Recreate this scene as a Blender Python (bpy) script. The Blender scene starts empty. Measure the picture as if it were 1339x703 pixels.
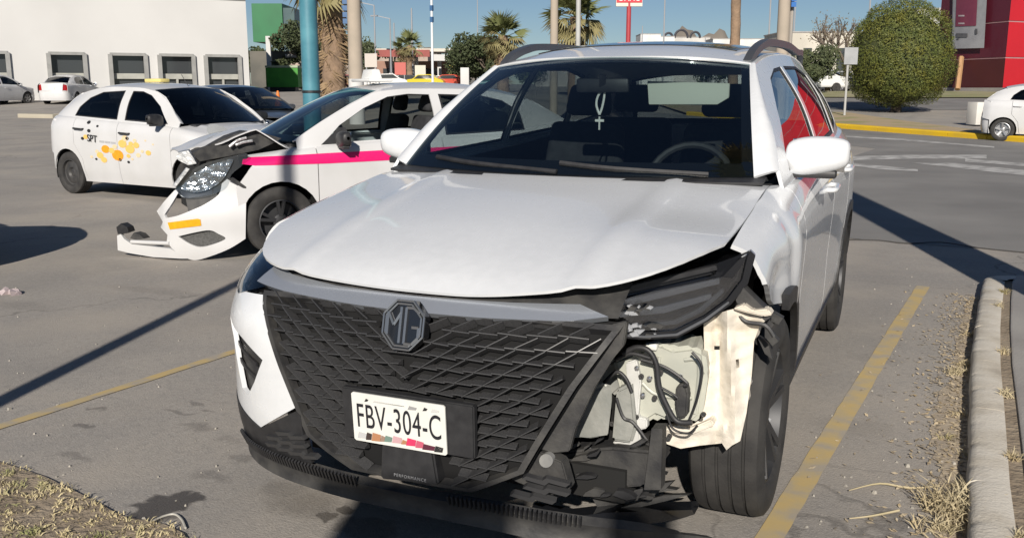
import bpy, bmesh, math, random
from mathutils import Vector, Matrix
from math import sin, cos, pi, radians, sqrt, atan2, hypot
random.seed(7)
scene = bpy.context.scene
COL = scene.collection

# ---------------------------------------------------------------- camera
CAM = Vector((1.29813, -2.20621, 1.44223)); FPX = 1217.78; YAW = .411916; PIT = .191653
FW = Vector((-sin(YAW)*cos(PIT), cos(YAW)*cos(PIT), -sin(PIT))); RT = Vector((cos(YAW), sin(YAW), 0)); UP = RT.cross(FW)
cd = bpy.data.cameras.new('camera'); cam = bpy.data.objects.new('camera', cd); COL.objects.link(cam)
cam.matrix_world = Matrix.Translation(CAM) @ Matrix((RT, UP, -FW)).transposed().to_4x4()
cd.sensor_width = 36; cd.lens = FPX/1339*36; cd.clip_start = .05; cd.clip_end = 6000
scene.camera = cam
# ---------------------------------------------------------------- sky, sun, exposure
SUN_AZ = radians(16.5)      # shadows run this far left of the car's axis
SUN_EL = radians(27)
w = bpy.data.worlds.new('World'); scene.world = w; w.use_nodes = True
nt = w.node_tree; bg = nt.nodes['Background']
sky = nt.nodes.new('ShaderNodeTexSky'); sky.sky_type = 'NISHITA'; sky.sun_disc = False
sky.sun_elevation = SUN_EL; sky.air_density = 1.0; sky.dust_density = .35; sky.ozone_density = 3.5; sky.altitude = 1800
sdir = Vector((sin(SUN_AZ)*cos(SUN_EL), -cos(SUN_AZ)*cos(SUN_EL), sin(SUN_EL)))   # towards the sun
sky.sun_rotation = atan2(sdir.x, sdir.y)
nt.links.new(sky.outputs[0], bg.inputs[0]); bg.inputs[1].default_value = .05
sl = bpy.data.lights.new('sun', 'SUN'); sl.energy = 5.0; sl.angle = radians(.55); sl.color = (1, .93, .83)
so = bpy.data.objects.new('sun', sl); COL.objects.link(so)
so.rotation_euler = (-sdir).to_track_quat('-Z', 'Y').to_euler(); so.location = (8, -20, 20)
scene.view_settings.view_transform = 'Standard'; scene.view_settings.look = 'None'
scene.view_settings.exposure = 0.13; scene.view_settings.gamma = 1
scene.render.engine = 'CYCLES'
try:
    scene.cycles.use_denoising = True
    scene.cycles.max_bounces = 8; scene.cycles.transparent_max_bounces = 16
    scene.cycles.caustics_reflective = False; scene.cycles.caustics_refractive = False
except Exception: pass

# ---------------------------------------------------------------- places in the lot (metres, from the camera's survey)
def ray(u, v): return FW + RT*((u-669.5)/FPX) + UP*((351.5-v)/FPX)
def at_d(u, v, d): return CAM + ray(u, v)*d
def at_y(u, v, y): r = ray(u, v); return CAM + r*((y-CAM.y)/r.y)
def at_x(u, v, x): r = ray(u, v); return CAM + r*((x-CAM.x)/r.x)
def at_z(u, v, z): r = ray(u, v); return CAM + r*((z-CAM.z)/r.z)
FH = Vector((-sin(YAW), cos(YAW), 0))
def gz_d(d): return 0. if d < 14 else .000557*(d-14)**2 if d < 60 else 1.18+.004*(d-60)
def gz(x, y): return gz_d((x-CAM.x)*FH.x+(y-CAM.y)*FH.y)
def gpt(u, d, dz=0):
    """ground point at image column u and depth d"""
    r = RT*((u-669.5)/FPX*d*cos(PIT)*1.0) + FH*d
    p = Vector((CAM.x, CAM.y, 0)) + r
    # depth along the level axis; column exact for points near the horizon
    return Vector((p.x, p.y, gz(p.x, p.y)+dz))

# ---------------------------------------------------------------- materials
MATS = {}
def mat(name, base=(.5,.5,.5), rough=.6, metal=0., coat=0., spec=.5, emit=None):
    if name in MATS: return MATS[name]
    m = bpy.data.materials.new(name); m.use_nodes = True
    b = m.node_tree.nodes['Principled BSDF']
    b.inputs['Base Color'].default_value = (*base, 1); b.inputs['Roughness'].default_value = rough
    b.inputs['Metallic'].default_value = metal; b.inputs['Specular IOR Level'].default_value = spec
    if coat: b.inputs['Coat Weight'].default_value = coat; b.inputs['Coat Roughness'].default_value = .03
    MATS[name] = m; return m
def nodes(m): return m.node_tree.nodes, m.node_tree.links, m.node_tree.nodes['Principled BSDF']
def noise_mat(name, c1, c2, scale=4., rough=.8, bump=.0, bscale=None, detail=6, coat=0, metal=0, c3=None, dist=.01, lo=.35, hi=.65, spec=.5, rvar=0):
    """two or three colours mixed by object-space noise, with fine relief"""
    m = mat(name, c1, rough, metal, coat, spec)
    N, L, b = nodes(m)
    tc = N.new('ShaderNodeTexCoord'); n = N.new('ShaderNodeTexNoise'); n.inputs['Scale'].default_value = scale; n.inputs['Detail'].default_value = detail
    L.new(tc.outputs['Object'], n.inputs['Vector'])
    r = N.new('ShaderNodeValToRGB'); r.color_ramp.elements[0].position = lo; r.color_ramp.elements[1].position = hi
    r.color_ramp.elements[0].color = (*c1, 1); r.color_ramp.elements[1].color = (*c2, 1)
    if c3: e = r.color_ramp.elements.new((lo+hi)/2); e.color = (*c3, 1)
    L.new(n.outputs[0], r.inputs[0]); L.new(r.outputs[0], b.inputs['Base Color'])
    if rvar:
        mr = N.new('ShaderNodeMapRange'); mr.inputs[3].default_value = rough-rvar; mr.inputs[4].default_value = rough+rvar
        L.new(n.outputs[0], mr.inputs[0]); L.new(mr.outputs[0], b.inputs['Roughness'])
    if bump:
        n2 = N.new('ShaderNodeTexNoise'); n2.inputs['Scale'].default_value = bscale or scale*6; n2.inputs['Detail'].default_value = 4
        L.new(tc.outputs['Object'], n2.inputs['Vector'])
        bp = N.new('ShaderNodeBump'); bp.inputs['Strength'].default_value = bump; bp.inputs['Distance'].default_value = dist
        L.new(n2.outputs[0], bp.inputs['Height']); L.new(bp.outputs[0], b.inputs['Normal'])
    return m
def glass_mat(name, tint=(.5,.55,.55), refl=1.0, rough=.0, f0=.045):
    m = bpy.data.materials.new(name); m.use_nodes = True; N, L = m.node_tree.nodes, m.node_tree.links
    N.remove(N['Principled BSDF']); out = N['Material Output']
    t = N.new('ShaderNodeBsdfTransparent'); t.inputs[0].default_value = (*tint, 1)
    g = N.new('ShaderNodeBsdfGlossy'); g.inputs[0].default_value = (refl, refl, refl, 1); g.inputs['Roughness'].default_value = rough
    fc = N.new('ShaderNodeLayerWeight'); fc.inputs[0].default_value = .5
    pw = N.new('ShaderNodeMath'); pw.operation = 'POWER'; pw.inputs[1].default_value = 4.2; L.new(fc.outputs['Facing'], pw.inputs[0])
    lw = N.new('ShaderNodeMath'); lw.operation = 'MULTIPLY_ADD'; lw.inputs[1].default_value = .94; lw.inputs[2].default_value = f0; L.new(pw.outputs[0], lw.inputs[0])
    mx = N.new('ShaderNodeMixShader'); L.new(lw.outputs[0], mx.inputs[0]); L.new(t.outputs[0], mx.inputs[1]); L.new(g.outputs[0], mx.inputs[2])
    L.new(mx.outputs[0], out.inputs[0]); MATS[name] = m; return m
WHITE = noise_mat('white_car_paint', (.715,.73,.75), (.68,.695,.715), 26, .30, coat=.8, spec=.5, rvar=.12, detail=9)
WHITE2 = noise_mat('white_fleet_paint', (.63,.63,.64), (.57,.57,.57), 2.0, .35, coat=.5)
GREYPAINT = noise_mat('grey_car_paint', (.10,.105,.11), (.085,.09,.095), 2, .3, coat=.8, metal=.3)
BLACK = noise_mat('black_plastic', (.018,.018,.02), (.03,.03,.032), 25, .5, bump=.15, bscale=300, dist=.002)
BLACKM = noise_mat('worn_dark_plastic', (.022,.022,.024), (.06,.058,.055), 14, .62, bump=.3, bscale=90, dist=.004)
GLOSSB = mat('gloss_black', (.012,.013,.016), .12, 0, .6)
DCHROME = mat('dark_chrome', (.50,.53,.58), .26, .65, .5)
CHROME = mat('chrome', (.75,.76,.78), .12, 1)
RUBBER = noise_mat('tyre_rubber', (.022,.021,.021), (.045,.043,.041), 9, .8, bump=.4, bscale=120, dist=.003)
RIMDARK = mat('dark_alloy', (.045,.046,.05), .5, .4)
RIMSILVER = noise_mat('silver_alloy', (.38,.38,.39), (.5,.5,.5), 12, .4, metal=.8)
STEEL = noise_mat('black_steel_wheel', (.045,.045,.047), (.075,.072,.07), 12, .55, metal=.3)
GLASS_WS = glass_mat('windscreen_glass', (.56,.63,.64), f0=.12)
GLASS_SIDE = glass_mat('side_glass', (.34,.38,.38))
GLASS_CLEAR = glass_mat('clear_side_glass', (.66,.72,.71))
GLASS_DARK = glass_mat('tinted_glass', (.10,.115,.13))
LENS = glass_mat('lamp_lens', (.82,.85,.87))
LENSDARK = glass_mat('smoked_lens', (.35,.37,.40))
REDLENS = mat('red_lens', (.35,.012,.012), .15, 0, .5)
DASH = noise_mat('dash_vinyl', (.026,.027,.03), (.036,.037,.04), 30, .6)
SEAT = noise_mat('seat_fabric', (.018,.019,.022), (.03,.031,.035), 20, .9)
CREAM = noise_mat('headliner_fabric', (.55,.56,.52), (.6,.6,.56), 30, .9)
UNDER = mat('underbody', (.01,.01,.01), .9)
ORANGE = noise_mat('amber_reflector', (.80,.40,.012), (.72,.34,.01), 30, .35)
MAGENTA = mat('magenta_vinyl', (.78,.012,.16), .38, 0, .3)

# ---------------------------------------------------------------- mesh helpers
def link(name, me, parent=None, m=None):
    o = bpy.data.objects.new(name, me); COL.objects.link(o)
    if m is not None and me is not None: me.materials.clear(); me.materials.append(m)
    if parent is not None: o.parent = parent
    return o
def finish(bm, name, m, parent=None, sharp=32, smooth=True, doubles=0):
    if doubles: bmesh.ops.remove_doubles(bm, verts=bm.verts, dist=doubles)
    me = bpy.data.meshes.new(name); bm.to_mesh(me); bm.free()
    if smooth:
        me.polygons.foreach_set('use_smooth', [True]*len(me.polygons)); me.set_sharp_from_angle(angle=radians(sharp))
    return link(name, me, parent, m)
def empty(name, loc=(0,0,0), rz=0, label=None, cat=None, group=None):
    o = bpy.data.objects.new(name, None); COL.objects.link(o); o.location = loc; o.rotation_euler = (0,0,rz)
    tag(o, label, cat, group); return o
def tag(o, label=None, cat=None, group=None, kind=None):
    if label: o['label'] = label
    if cat: o['category'] = cat
    if group: o['group'] = group
    if kind: o['kind'] = kind
    return o
def pchip(xs, ys):
    n = len(xs); h = [xs[i+1]-xs[i] for i in range(n-1)]; d = [(ys[i+1]-ys[i])/h[i] for i in range(n-1)]
    m = [0]*n
    m[0] = d[0]; m[-1] = d[-1]
    for i in range(1, n-1):
        m[i] = 0 if d[i-1]*d[i] <= 0 else (h[i-1]+h[i])/(h[i]/d[i-1]+h[i-1]/d[i])*1.0
    def f(x):
        if x <= xs[0]: return ys[0]+(x-xs[0])*m[0]
        if x >= xs[-1]: return ys[-1]+(x-xs[-1])*m[-1]
        i = 0
        while x > xs[i+1]: i += 1
        t = (x-xs[i])/h[i]; a = t*t; b = a*t
        return (2*b-3*a+1)*ys[i]+(b-2*a+t)*h[i]*m[i]+(3*a-2*b)*ys[i+1]+(b-a)*h[i]*m[i+1]
    return f
def lin(xs, ys):
    def f(x):
        if x <= xs[0]: return ys[0]
        for i in range(len(xs)-1):
            if x <= xs[i+1]: return ys[i]+(ys[i+1]-ys[i])*(x-xs[i])/(xs[i+1]-xs[i])
        return ys[-1]
    return f
def inpoly(p, poly):
    x, y = p; c = False; j = len(poly)-1
    for i in range(len(poly)):
        xi, yi = poly[i]; xj, yj = poly[j]
        if (yi > y) != (yj > y) and x < (xj-xi)*(y-yi)/(yj-yi)+xi: c = not c
        j = i
    return c
def densify(poly, step):
    out = []
    for i in range(len(poly)):
        a = poly[i]; b = poly[(i+1) % len(poly)]; n = max(1, int(hypot(b[0]-a[0], b[1]-a[1])/step))
        for k in range(n): out.append((a[0]+(b[0]-a[0])*k/n, a[1]+(b[1]-a[1])*k/n))
    return out
def sheet2d(poly, holes=(), du=.04, dv=.04):
    """flat grid over poly, cut exactly along its outline and along every hole"""
    us = [p[0] for p in poly]; vs = [p[1] for p in poly]
    u0, u1, v0, v1 = min(us), max(us), min(vs), max(vs)
    nu = max(1, int(math.ceil((u1-u0)/du))); nv = max(1, int(math.ceil((v1-v0)/dv)))
    bm = bmesh.new()
    g = [[bm.verts.new((u0+(u1-u0)*i/nu, v0+(v1-v0)*j/nv, 0)) for j in range(nv+1)] for i in range(nu+1)]
    for i in range(nu):
        for j in range(nv): bm.faces.new((g[i][j], g[i+1][j], g[i+1][j+1], g[i][j+1]))
    for P in [poly]+list(holes):
        for i in range(len(P)):
            a = P[i]; b = P[(i+1) % len(P)]; dx, dy = b[0]-a[0], b[1]-a[1]
            if hypot(dx, dy) < 1e-6: continue
            x0, x1 = min(a[0], b[0])-1e-4, max(a[0], b[0])+1e-4; y0, y1 = min(a[1], b[1])-1e-4, max(a[1], b[1])+1e-4
            fs = []
            for f in bm.faces:
                xs = [v.co.x for v in f.verts]; ys = [v.co.y for v in f.verts]
                if max(xs) >= x0 and min(xs) <= x1 and max(ys) >= y0 and min(ys) <= y1: fs.append(f)
            if not fs: continue
            es = list({e for f in fs for e in f.edges}); vv = list({v for f in fs for v in f.verts})
            bmesh.ops.bisect_plane(bm, geom=fs+es+vv, dist=1e-5, plane_co=(a[0], a[1], 0), plane_no=(-dy, dx, 0))
    dead = []
    for f in bm.faces:
        c = f.calc_center_median(); p = (c.x, c.y)
        if not inpoly(p, poly) or any(inpoly(p, h) for h in holes): dead.append(f)
    bmesh.ops.delete(bm, geom=dead, context='FACES')
    bmesh.ops.remove_doubles(bm, verts=bm.verts, dist=2e-5)
    return bm
def flange(bm, t):
    """turn the free edges of a sheet inwards by t so that panels have a visible thickness"""
    bm.normal_update()
    es = [e for e in bm.edges if e.is_boundary]
    if not es: return
    r = bmesh.ops.extrude_edge_only(bm, edges=es)
    nv = [v for v in r['geom'] if isinstance(v, bmesh.types.BMVert)]
    src = {}
    for v in nv:
        for e in v.link_edges:
            o = e.other_vert(v)
            if o not in nv: src[v] = o
    nset = set(nv); old = [f for f in bm.faces if not any(v in nset for v in f.verts)]
    for v in nv:
        o = src.get(v)
        if o is None: continue
        n = Vector()
        for f in o.link_faces:
            if not any(q in nset for q in f.verts): n += f.normal
        if n.length > 0: v.co = o.co - n.normalized()*t
def panel(name, m, parent, fn, poly, holes=(), du=.04, dv=.04, t=.012, flip=False, step=None, sharp=32, edit=None):
    if step: poly = densify(poly, step); holes = [densify(h, step) for h in holes]
    bm = sheet2d(poly, holes, du, dv)
    for v in bm.verts: v.co = Vector(fn(v.co.x, v.co.y))
    if flip: bmesh.ops.reverse_faces(bm, faces=bm.faces)
    if edit: edit(bm)
    if t: flange(bm, t)
    return finish(bm, name, m, parent, sharp)
def box(bm, c, s, rot=None, taper=1.):
    """box centred at c, full sizes s; taper shrinks the top"""
    M = rot if rot is not None else Matrix.Identity(3); c = Vector(c); vs = []
    for z in (-.5, .5):
        k = taper if z > 0 else 1
        for x, y in ((-.5,-.5), (.5,-.5), (.5,.5), (-.5,.5)): vs.append(bm.verts.new(c + M @ Vector((x*s[0]*k, y*s[1]*k, z*s[2]))))
    for q in ((3,2,1,0), (4,5,6,7), (0,1,5,4), (1,2,6,5), (2,3,7,6), (3,0,4,7)): bm.faces.new([vs[i] for i in q])
    return vs
def bevel(bm, w, seg=2):
    bmesh.ops.bevel(bm, geom=list(bm.edges), offset=w, segments=seg, affect='EDGES', profile=.5)
def bar(bm, a, b, w, h=None, up=(0,0,1)):
    a = Vector(a); b = Vector(b); d = b-a; L = d.length
    if L < 1e-6: return
    y = d.normalized(); u = Vector(up); x = y.cross(u)
    if x.length < 1e-4: x = y.cross(Vector((1,0,0)))
    x.normalize(); z = x.cross(y)
    return box(bm, (a+b)/2, (w, L, h or w), Matrix((x, y, z)).transposed())
def tube(bm, pts, r, n=8, cap=True):
    """round tube through pts; r one radius or one per point"""
    pts = [Vector(p) for p in pts]; k = len(pts); rs = r if isinstance(r, (list, tuple)) else [r]*k
    rings = []; px = None
    for i, p in enumerate(pts):
        d = (pts[min(i+1, k-1)]-pts[max(i-1, 0)]).normalized()
        x = (px - d*px.dot(d)) if px is not None else d.cross(Vector((0,0,1)))
        if x.length < 1e-4: x = d.cross(Vector((1,0,0)))
        x.normalize(); y = d.cross(x); px = x
        rings.append([bm.verts.new(p + (x*cos(2*pi*j/n)+y*sin(2*pi*j/n))*rs[i]) for j in range(n)])
    for i in range(k-1):
        for j in range(n): bm.faces.new((rings[i][j], rings[i][(j+1) % n], rings[i+1][(j+1) % n], rings[i+1][j]))
    if cap:
        bm.faces.new(rings[0][::-1]); bm.faces.new(rings[-1])
def curve3(pts, n=6):
    """Catmull-Rom through pts"""
    P = [Vector(p) for p in pts]; out = []
    for i in range(len(P)-1):
        a, b, c, d = P[max(i-1,0)], P[i], P[i+1], P[min(i+2, len(P)-1)]
        for k in range(n):
            t = k/n; out.append(.5*((2*b)+(c-a)*t+(2*a-5*b+4*c-d)*t*t+(3*b-a-3*c+d)*t**3))
    out.append(P[-1]); return out
def lathe(bm, prof, axis='x', n=32, c=(0,0,0)):
    """prof: (offset along axis, radius)"""
    c = Vector(c); rings = []
    for a, r in prof:
        ring = []
        for j in range(n):
            t = 2*pi*j/n
            q = Vector((a, r*cos(t), r*sin(t))) if axis == 'x' else Vector((r*cos(t), r*sin(t), a))
            ring.append(bm.verts.new(c+q))
        rings.append(ring)
    for i in range(len(rings)-1):
        for j in range(n): bm.faces.new((rings[i][j], rings[i][(j+1) % n], rings[i+1][(j+1) % n], rings[i+1][j]))
    return rings
def prism(bm, pts, d):
    """solid between a closed outline of points and the same outline moved by d"""
    a = [bm.verts.new(Vector(p)) for p in pts]; b = [bm.verts.new(Vector(p)+Vector(d)) for p in pts]; n = len(a)
    bm.faces.new(a); bm.faces.new(b[::-1])
    for i in range(n): bm.faces.new((a[(i+1) % n], a[i], b[i], b[(i+1) % n]))
def solid(name, m, parent, pts, d, bev=0, sharp=30):
    bm = bmesh.new(); prism(bm, pts, d); bmesh.ops.recalc_face_normals(bm, faces=bm.faces)
    if bev: bmesh.ops.bevel(bm, geom=list(bm.edges), offset=bev, segments=2, affect='EDGES')
    return finish(bm, name, m, parent, sharp)
def boxes(name, m, parent, items, bev=.004, sharp=30):
    bm = bmesh.new()
    for it in items: box(bm, *it)
    if bev: bevel(bm, bev)
    return finish(bm, name, m, parent, sharp)
def tubes(name, m, parent, pts, r, n=8, smooth_n=5):
    bm = bmesh.new(); P = curve3(pts, smooth_n) if smooth_n else pts
    if isinstance(r, (list, tuple)) and smooth_n:
        f = lin([i*smooth_n for i in range(len(pts))], list(r)); r = [f(i) for i in range(len(P))]
    tube(bm, P, r, n); return finish(bm, name, m, parent, 50)
def text_mesh(txt, size=1., ext=.0, spacing=1.):
    cu = bpy.data.curves.new('lettering', 'FONT'); cu.body = txt; cu.size = size; cu.extrude = ext; cu.align_x = 'CENTER'; cu.align_y = 'CENTER'; cu.space_character = spacing
    o = bpy.data.objects.new('lettering', cu); COL.objects.link(o)
    dg = bpy.context.evaluated_depsgraph_get(); me = bpy.data.meshes.new_from_object(o.evaluated_get(dg))
    bpy.data.objects.remove(o); return me
def copy_tree(o, parent=None):
    c = o.copy(); COL.objects.link(c)
    if parent is not None: c.parent = parent
    for ch in list(o.children): copy_tree(ch, c)
    return c

# ================================================================ car building kit
class Loft:
    """longitudinal rows (x, z) over stations y, blended smoothly both ways"""
    def __init__(s, ys, rows):
        s.ys = ys; s.n = len(rows)
        s.fx = [pchip(ys, [p[0] for p in r]) for r in rows]; s.fz = [pchip(ys, [p[1] for p in r]) for r in rows]
        s.cache = {}
    def col(s, y):
        k = round(y, 5)
        if k not in s.cache:
            idx = list(range(s.n)); s.cache[k] = (pchip(idx, [f(y) for f in s.fx]), pchip(idx, [f(y) for f in s.fz]))
        return s.cache[k]
    def at(s, y, q):
        fx, fz = s.col(y); return (fx(q), y, fz(q))
    def q(s, y, z):
        fz = s.col(y)[1]; a, b = 0., float(s.n-1)
        if z <= fz(a): return a
        if z >= fz(b): return b
        for _ in range(26):
            m = (a+b)/2
            if fz(m) < z: a = m
            else: b = m
        return (a+b)/2
    def S(s, y, z): return s.at(y, s.q(y, z))
    def poly(s, P, step=.06): return [(y, s.q(y, z)) for y, z in densify(P, step)]
def rowz(xs, z): return [(x, z) if not isinstance(z, (list, tuple)) else (x, z[i]) for i, x in enumerate(xs)]
def circ(y, z, r, n=28, a0=0, a1=2*pi): return [(y+r*cos(a0+(a1-a0)*i/n), z+r*sin(a0+(a1-a0)*i/n)) for i in range(n if a1-a0 > 6.2 else n+1)]
def sidefn(loft, sg, off=0): 
    def f(y, q):
        x, yy, z = loft.at(y, q); return (sg*(x+off), yy, z)
    return f
class Plan:
    """front or rear skin: plan curve (x, y) by arc length, leaned by a height profile"""
    def __init__(s, pts, prof, y0=0, sgn=1):
        s.L = [0]
        for i in range(1, len(pts)): s.L.append(s.L[-1]+hypot(pts[i][0]-pts[i-1][0], pts[i][1]-pts[i-1][1]))
        s.fx = pchip(s.L, [p[0] for p in pts]); s.fy = pchip(s.L, [p[1] for p in pts])
        s.pf = pchip([p[0] for p in prof], [p[1] for p in prof]); s.y0 = y0; s.sgn = sgn; s.xs = [p[0] for p in pts]
        s.a_of = lin(s.xs, s.L)
    def at(s, a, z, off=0):
        b = abs(a); return ((1 if a >= 0 else -1)*s.fx(b), s.y0+s.sgn*(s.fy(b)+s.pf(z)-off), z)
    def a(s, x): return (1 if x >= 0 else -1)*s.a_of(abs(x))
    def fn(s, off=0): return lambda a, z: s.at(a, z, off)
    def poly(s, P): return [(s.a(x), z) for x, z in P]
def wheel(parent, x, y, r, wd, sg, style, rimr, z=None, steer=0):
    e = empty('wheel', (x, y, r if z is None else z), steer); e.parent = parent
    bm = bmesh.new(); h = wd/2
    prof = [(-h*.80, rimr-.006), (-h*.93, rimr+.012), (-h*1.0, rimr+(r-rimr)*.45), (-h*.96, r-.028), (-h*.86, r-.008), (-h*.74, r-.002)]
    gr = [-.52, -.17, .17, .52]
    for g_ in gr: prof += [((g_-.045)*h, r), ((g_-.035)*h, r-.009), ((g_+.035)*h, r-.009), ((g_+.045)*h, r)]
    prof += [(-a, b) for a, b in prof[5::-1]]
    lathe(bm, prof, n=56); o = finish(bm, 'tyre', RUBBER, e, 35)
    bm = bmesh.new(); s = sg
    lathe(bm, [(s*h*.82, rimr), (s*h*.86, rimr-.012), (s*h*.55, rimr-.02), (-s*h*.6, rimr-.025), (-s*h*.8, rimr)], n=40)
    rm = {'alloy': RIMDARK, 'silver': RIMSILVER, 'steel': STEEL}[style]
    if style == 'steel':
        lathe(bm, [(s*h*.50, rimr-.02), (s*h*.42, rimr*.80), (s*h*.62, rimr*.62), (s*h*.60, rimr*.40), (s*h*.35, rimr*.28), (s*h*.45, rimr*.2), (s*h*.45, .002)], n=40)
    else:
        ns = 5
        for k in range(ns):
            for dd in ((-.16, .16) if style == 'alloy' else (0,)):
                t = 2*pi*k/ns+.3; t2 = t+dd
                bar(bm, (s*h*.55, cos(t+dd*.4)*.05, sin(t+dd*.4)*.05), (s*h*.78, cos(t2)*(rimr-.012), sin(t2)*(rimr-.012)), .026 if style == 'alloy' else .05, .03, (1,0,0))
        lathe(bm, [(s*h*.3, .07), (s*h*.62, .065), (s*h*.7, .045), (s*h*.7, .002)], n=20)
        lathe(bm, [(s*h*.1, rimr-.03), (s*h*.12, .002)], n=24)
    finish(bm, 'rim', rm, e, 35)
    return e
def mirror_cap(parent, m, p, sg, s=1., base=BLACK):
    """door mirror: shell, dark lower edge and stalk; p where the stalk meets the door"""
    bm = bmesh.new(); p = Vector(p)
    W_, H_, D_ = .245*s, .175*s, .13*s; c = p+Vector((sg*.135*s, -.02, .055*s)); n1, n2 = 14, 18
    rings = []
    for i in range(n1+1):
        a = -pi/2+pi*i/n1; ring = []
        for j in range(n2):
            b = 2*pi*j/n2; k = max(0.02, cos(a))**.38
            xx = sin(a)*W_/2; taper = 1-.22*(sin(a)*sg*.5+.5)
            yy = math.copysign(abs(cos(b))**.8, cos(b))*D_/2*k; zz = math.copysign(abs(sin(b))**.75, sin(b))*H_/2*k*taper
            yy = max(yy, -D_) if yy < 0 else min(yy, D_*.22)
            ring.append(bm.verts.new(c+Vector((xx, yy, zz+.012*sin(a)*sg))))
        rings.append(ring)
    for i in range(n1):
        for j in range(n2): bm.faces.new((rings[i][j], rings[i][(j+1) % n2], rings[i+1][(j+1) % n2], rings[i+1][j]))
    bmesh.ops.recalc_face_normals(bm, faces=bm.faces)
    o = finish(bm, 'door_mirror', m, parent, 60)
    bm = bmesh.new(); box(bm, c+Vector((-sg*.012, -.004, -H_*.415)), (W_*.72, D_*.5, .03*s)); box(bm, p+Vector((sg*.03, 0, -.0)), (.10*s, .055*s, .035*s))
    bevel(bm, .007); finish(bm, 'mirror_base', base, o)
    bm = bmesh.new(); box(bm, c+Vector((0, D_*.24, 0)), (W_*.84, .008, H_*.74)); bevel(bm, .003); finish(bm, 'mirror_glass', CHROME, o)
    return o
def handle(parent, loft, sg, y, z, m, L=.2):
    x, _, zz = loft.S(y, z); bm = bmesh.new()
    pts = [(sg*(x-.005), y-L/2, z), (sg*(x+.03), y-L/2+.02, z), (sg*(x+.034), y, z+.004), (sg*(x+.03), y+L/2-.02, z+.006), (sg*(x-.005), y+L/2, z+.006)]
    P = curve3(pts, 4); tube(bm, P, .012, 8); return finish(bm, 'door_handle', m, parent, 60)
def seat(parent, x, y, z, m=SEAT, s=1.):
    bm = bmesh.new()
    box(bm, (x, y, z), (.5*s, .5*s, .16)); R = Matrix.Rotation(radians(-14), 3, 'X')
    box(bm, (x, y+.29, z+.34), (.47*s, .13, .62), R, .82); box(bm, (x, y+.385, z+.76), (.25*s, .10, .17), R, .85)
    bevel(bm, .04, 3); return finish(bm, 'seat', m, parent, 60)
def steering(parent, x, y, z, m=DASH):
    bm = bmesh.new(); R = Matrix.Rotation(radians(-28), 3, 'X'); c = Vector((x, y, z))
    pts = [c+R @ Vector((.185*cos(t), 0, .185*sin(t))) for t in [2*pi*i/28 for i in range(29)]]
    tube(bm, pts, .017, 8, False)
    for a in (0, pi, -pi/2): bar(bm, c+R @ Vector((.04*cos(a), 0, .04*sin(a))), c+R @ Vector((.18*cos(a), 0, .18*sin(a))), .03, .02)
    box(bm, c, (.13, .04, .1), R); bar(bm, c, c+Vector((0, -.3, -.12)), .05)
    return finish(bm, 'steering_wheel', m, parent, 40)
def screen_fn(base, top, bulge=.03):
    """glass: base/top = (half width, y centre, y edge, z centre, z edge); u in -1..1, v in 0..1"""
    def f(u, v):
        c = 4*v*(1-v)*bulge; g_ = lambda i: base[i]*(1-v)+top[i]*v
        hw = g_(0); e = u*u
        y = g_(1)*(1-e)+g_(2)*e; z = g_(3)*(1-e)+g_(4)*e
        return (hw*u, y-c*.7*math.copysign(1, top[1]-base[1]), z+c*.6)
    return f
def patch(name, m, parent, ra, rb, n=4, bulge=(0,0,0), t=0, flip=False):
    """strip between two point rows of equal length, bowed by bulge"""
    bm = bmesh.new(); bl = Vector(bulge); g_ = []
    for a, b in zip(ra, rb):
        a = Vector(a); b = Vector(b); g_.append([bm.verts.new(a+(b-a)*(i/n)+bl*(4*(i/n)*(1-i/n))) for i in range(n+1)])
    for i in range(len(g_)-1):
        for j in range(n): bm.faces.new((g_[i][j], g_[i+1][j], g_[i+1][j+1], g_[i][j+1]))
    if flip: bmesh.ops.reverse_faces(bm, faces=bm.faces)
    bm.normal_update()
    if t: flange(bm, t)
    return finish(bm, name, m, parent, 40)
def frame2(f, n=14): return [f(i/n) for i in range(n+1)]

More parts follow.
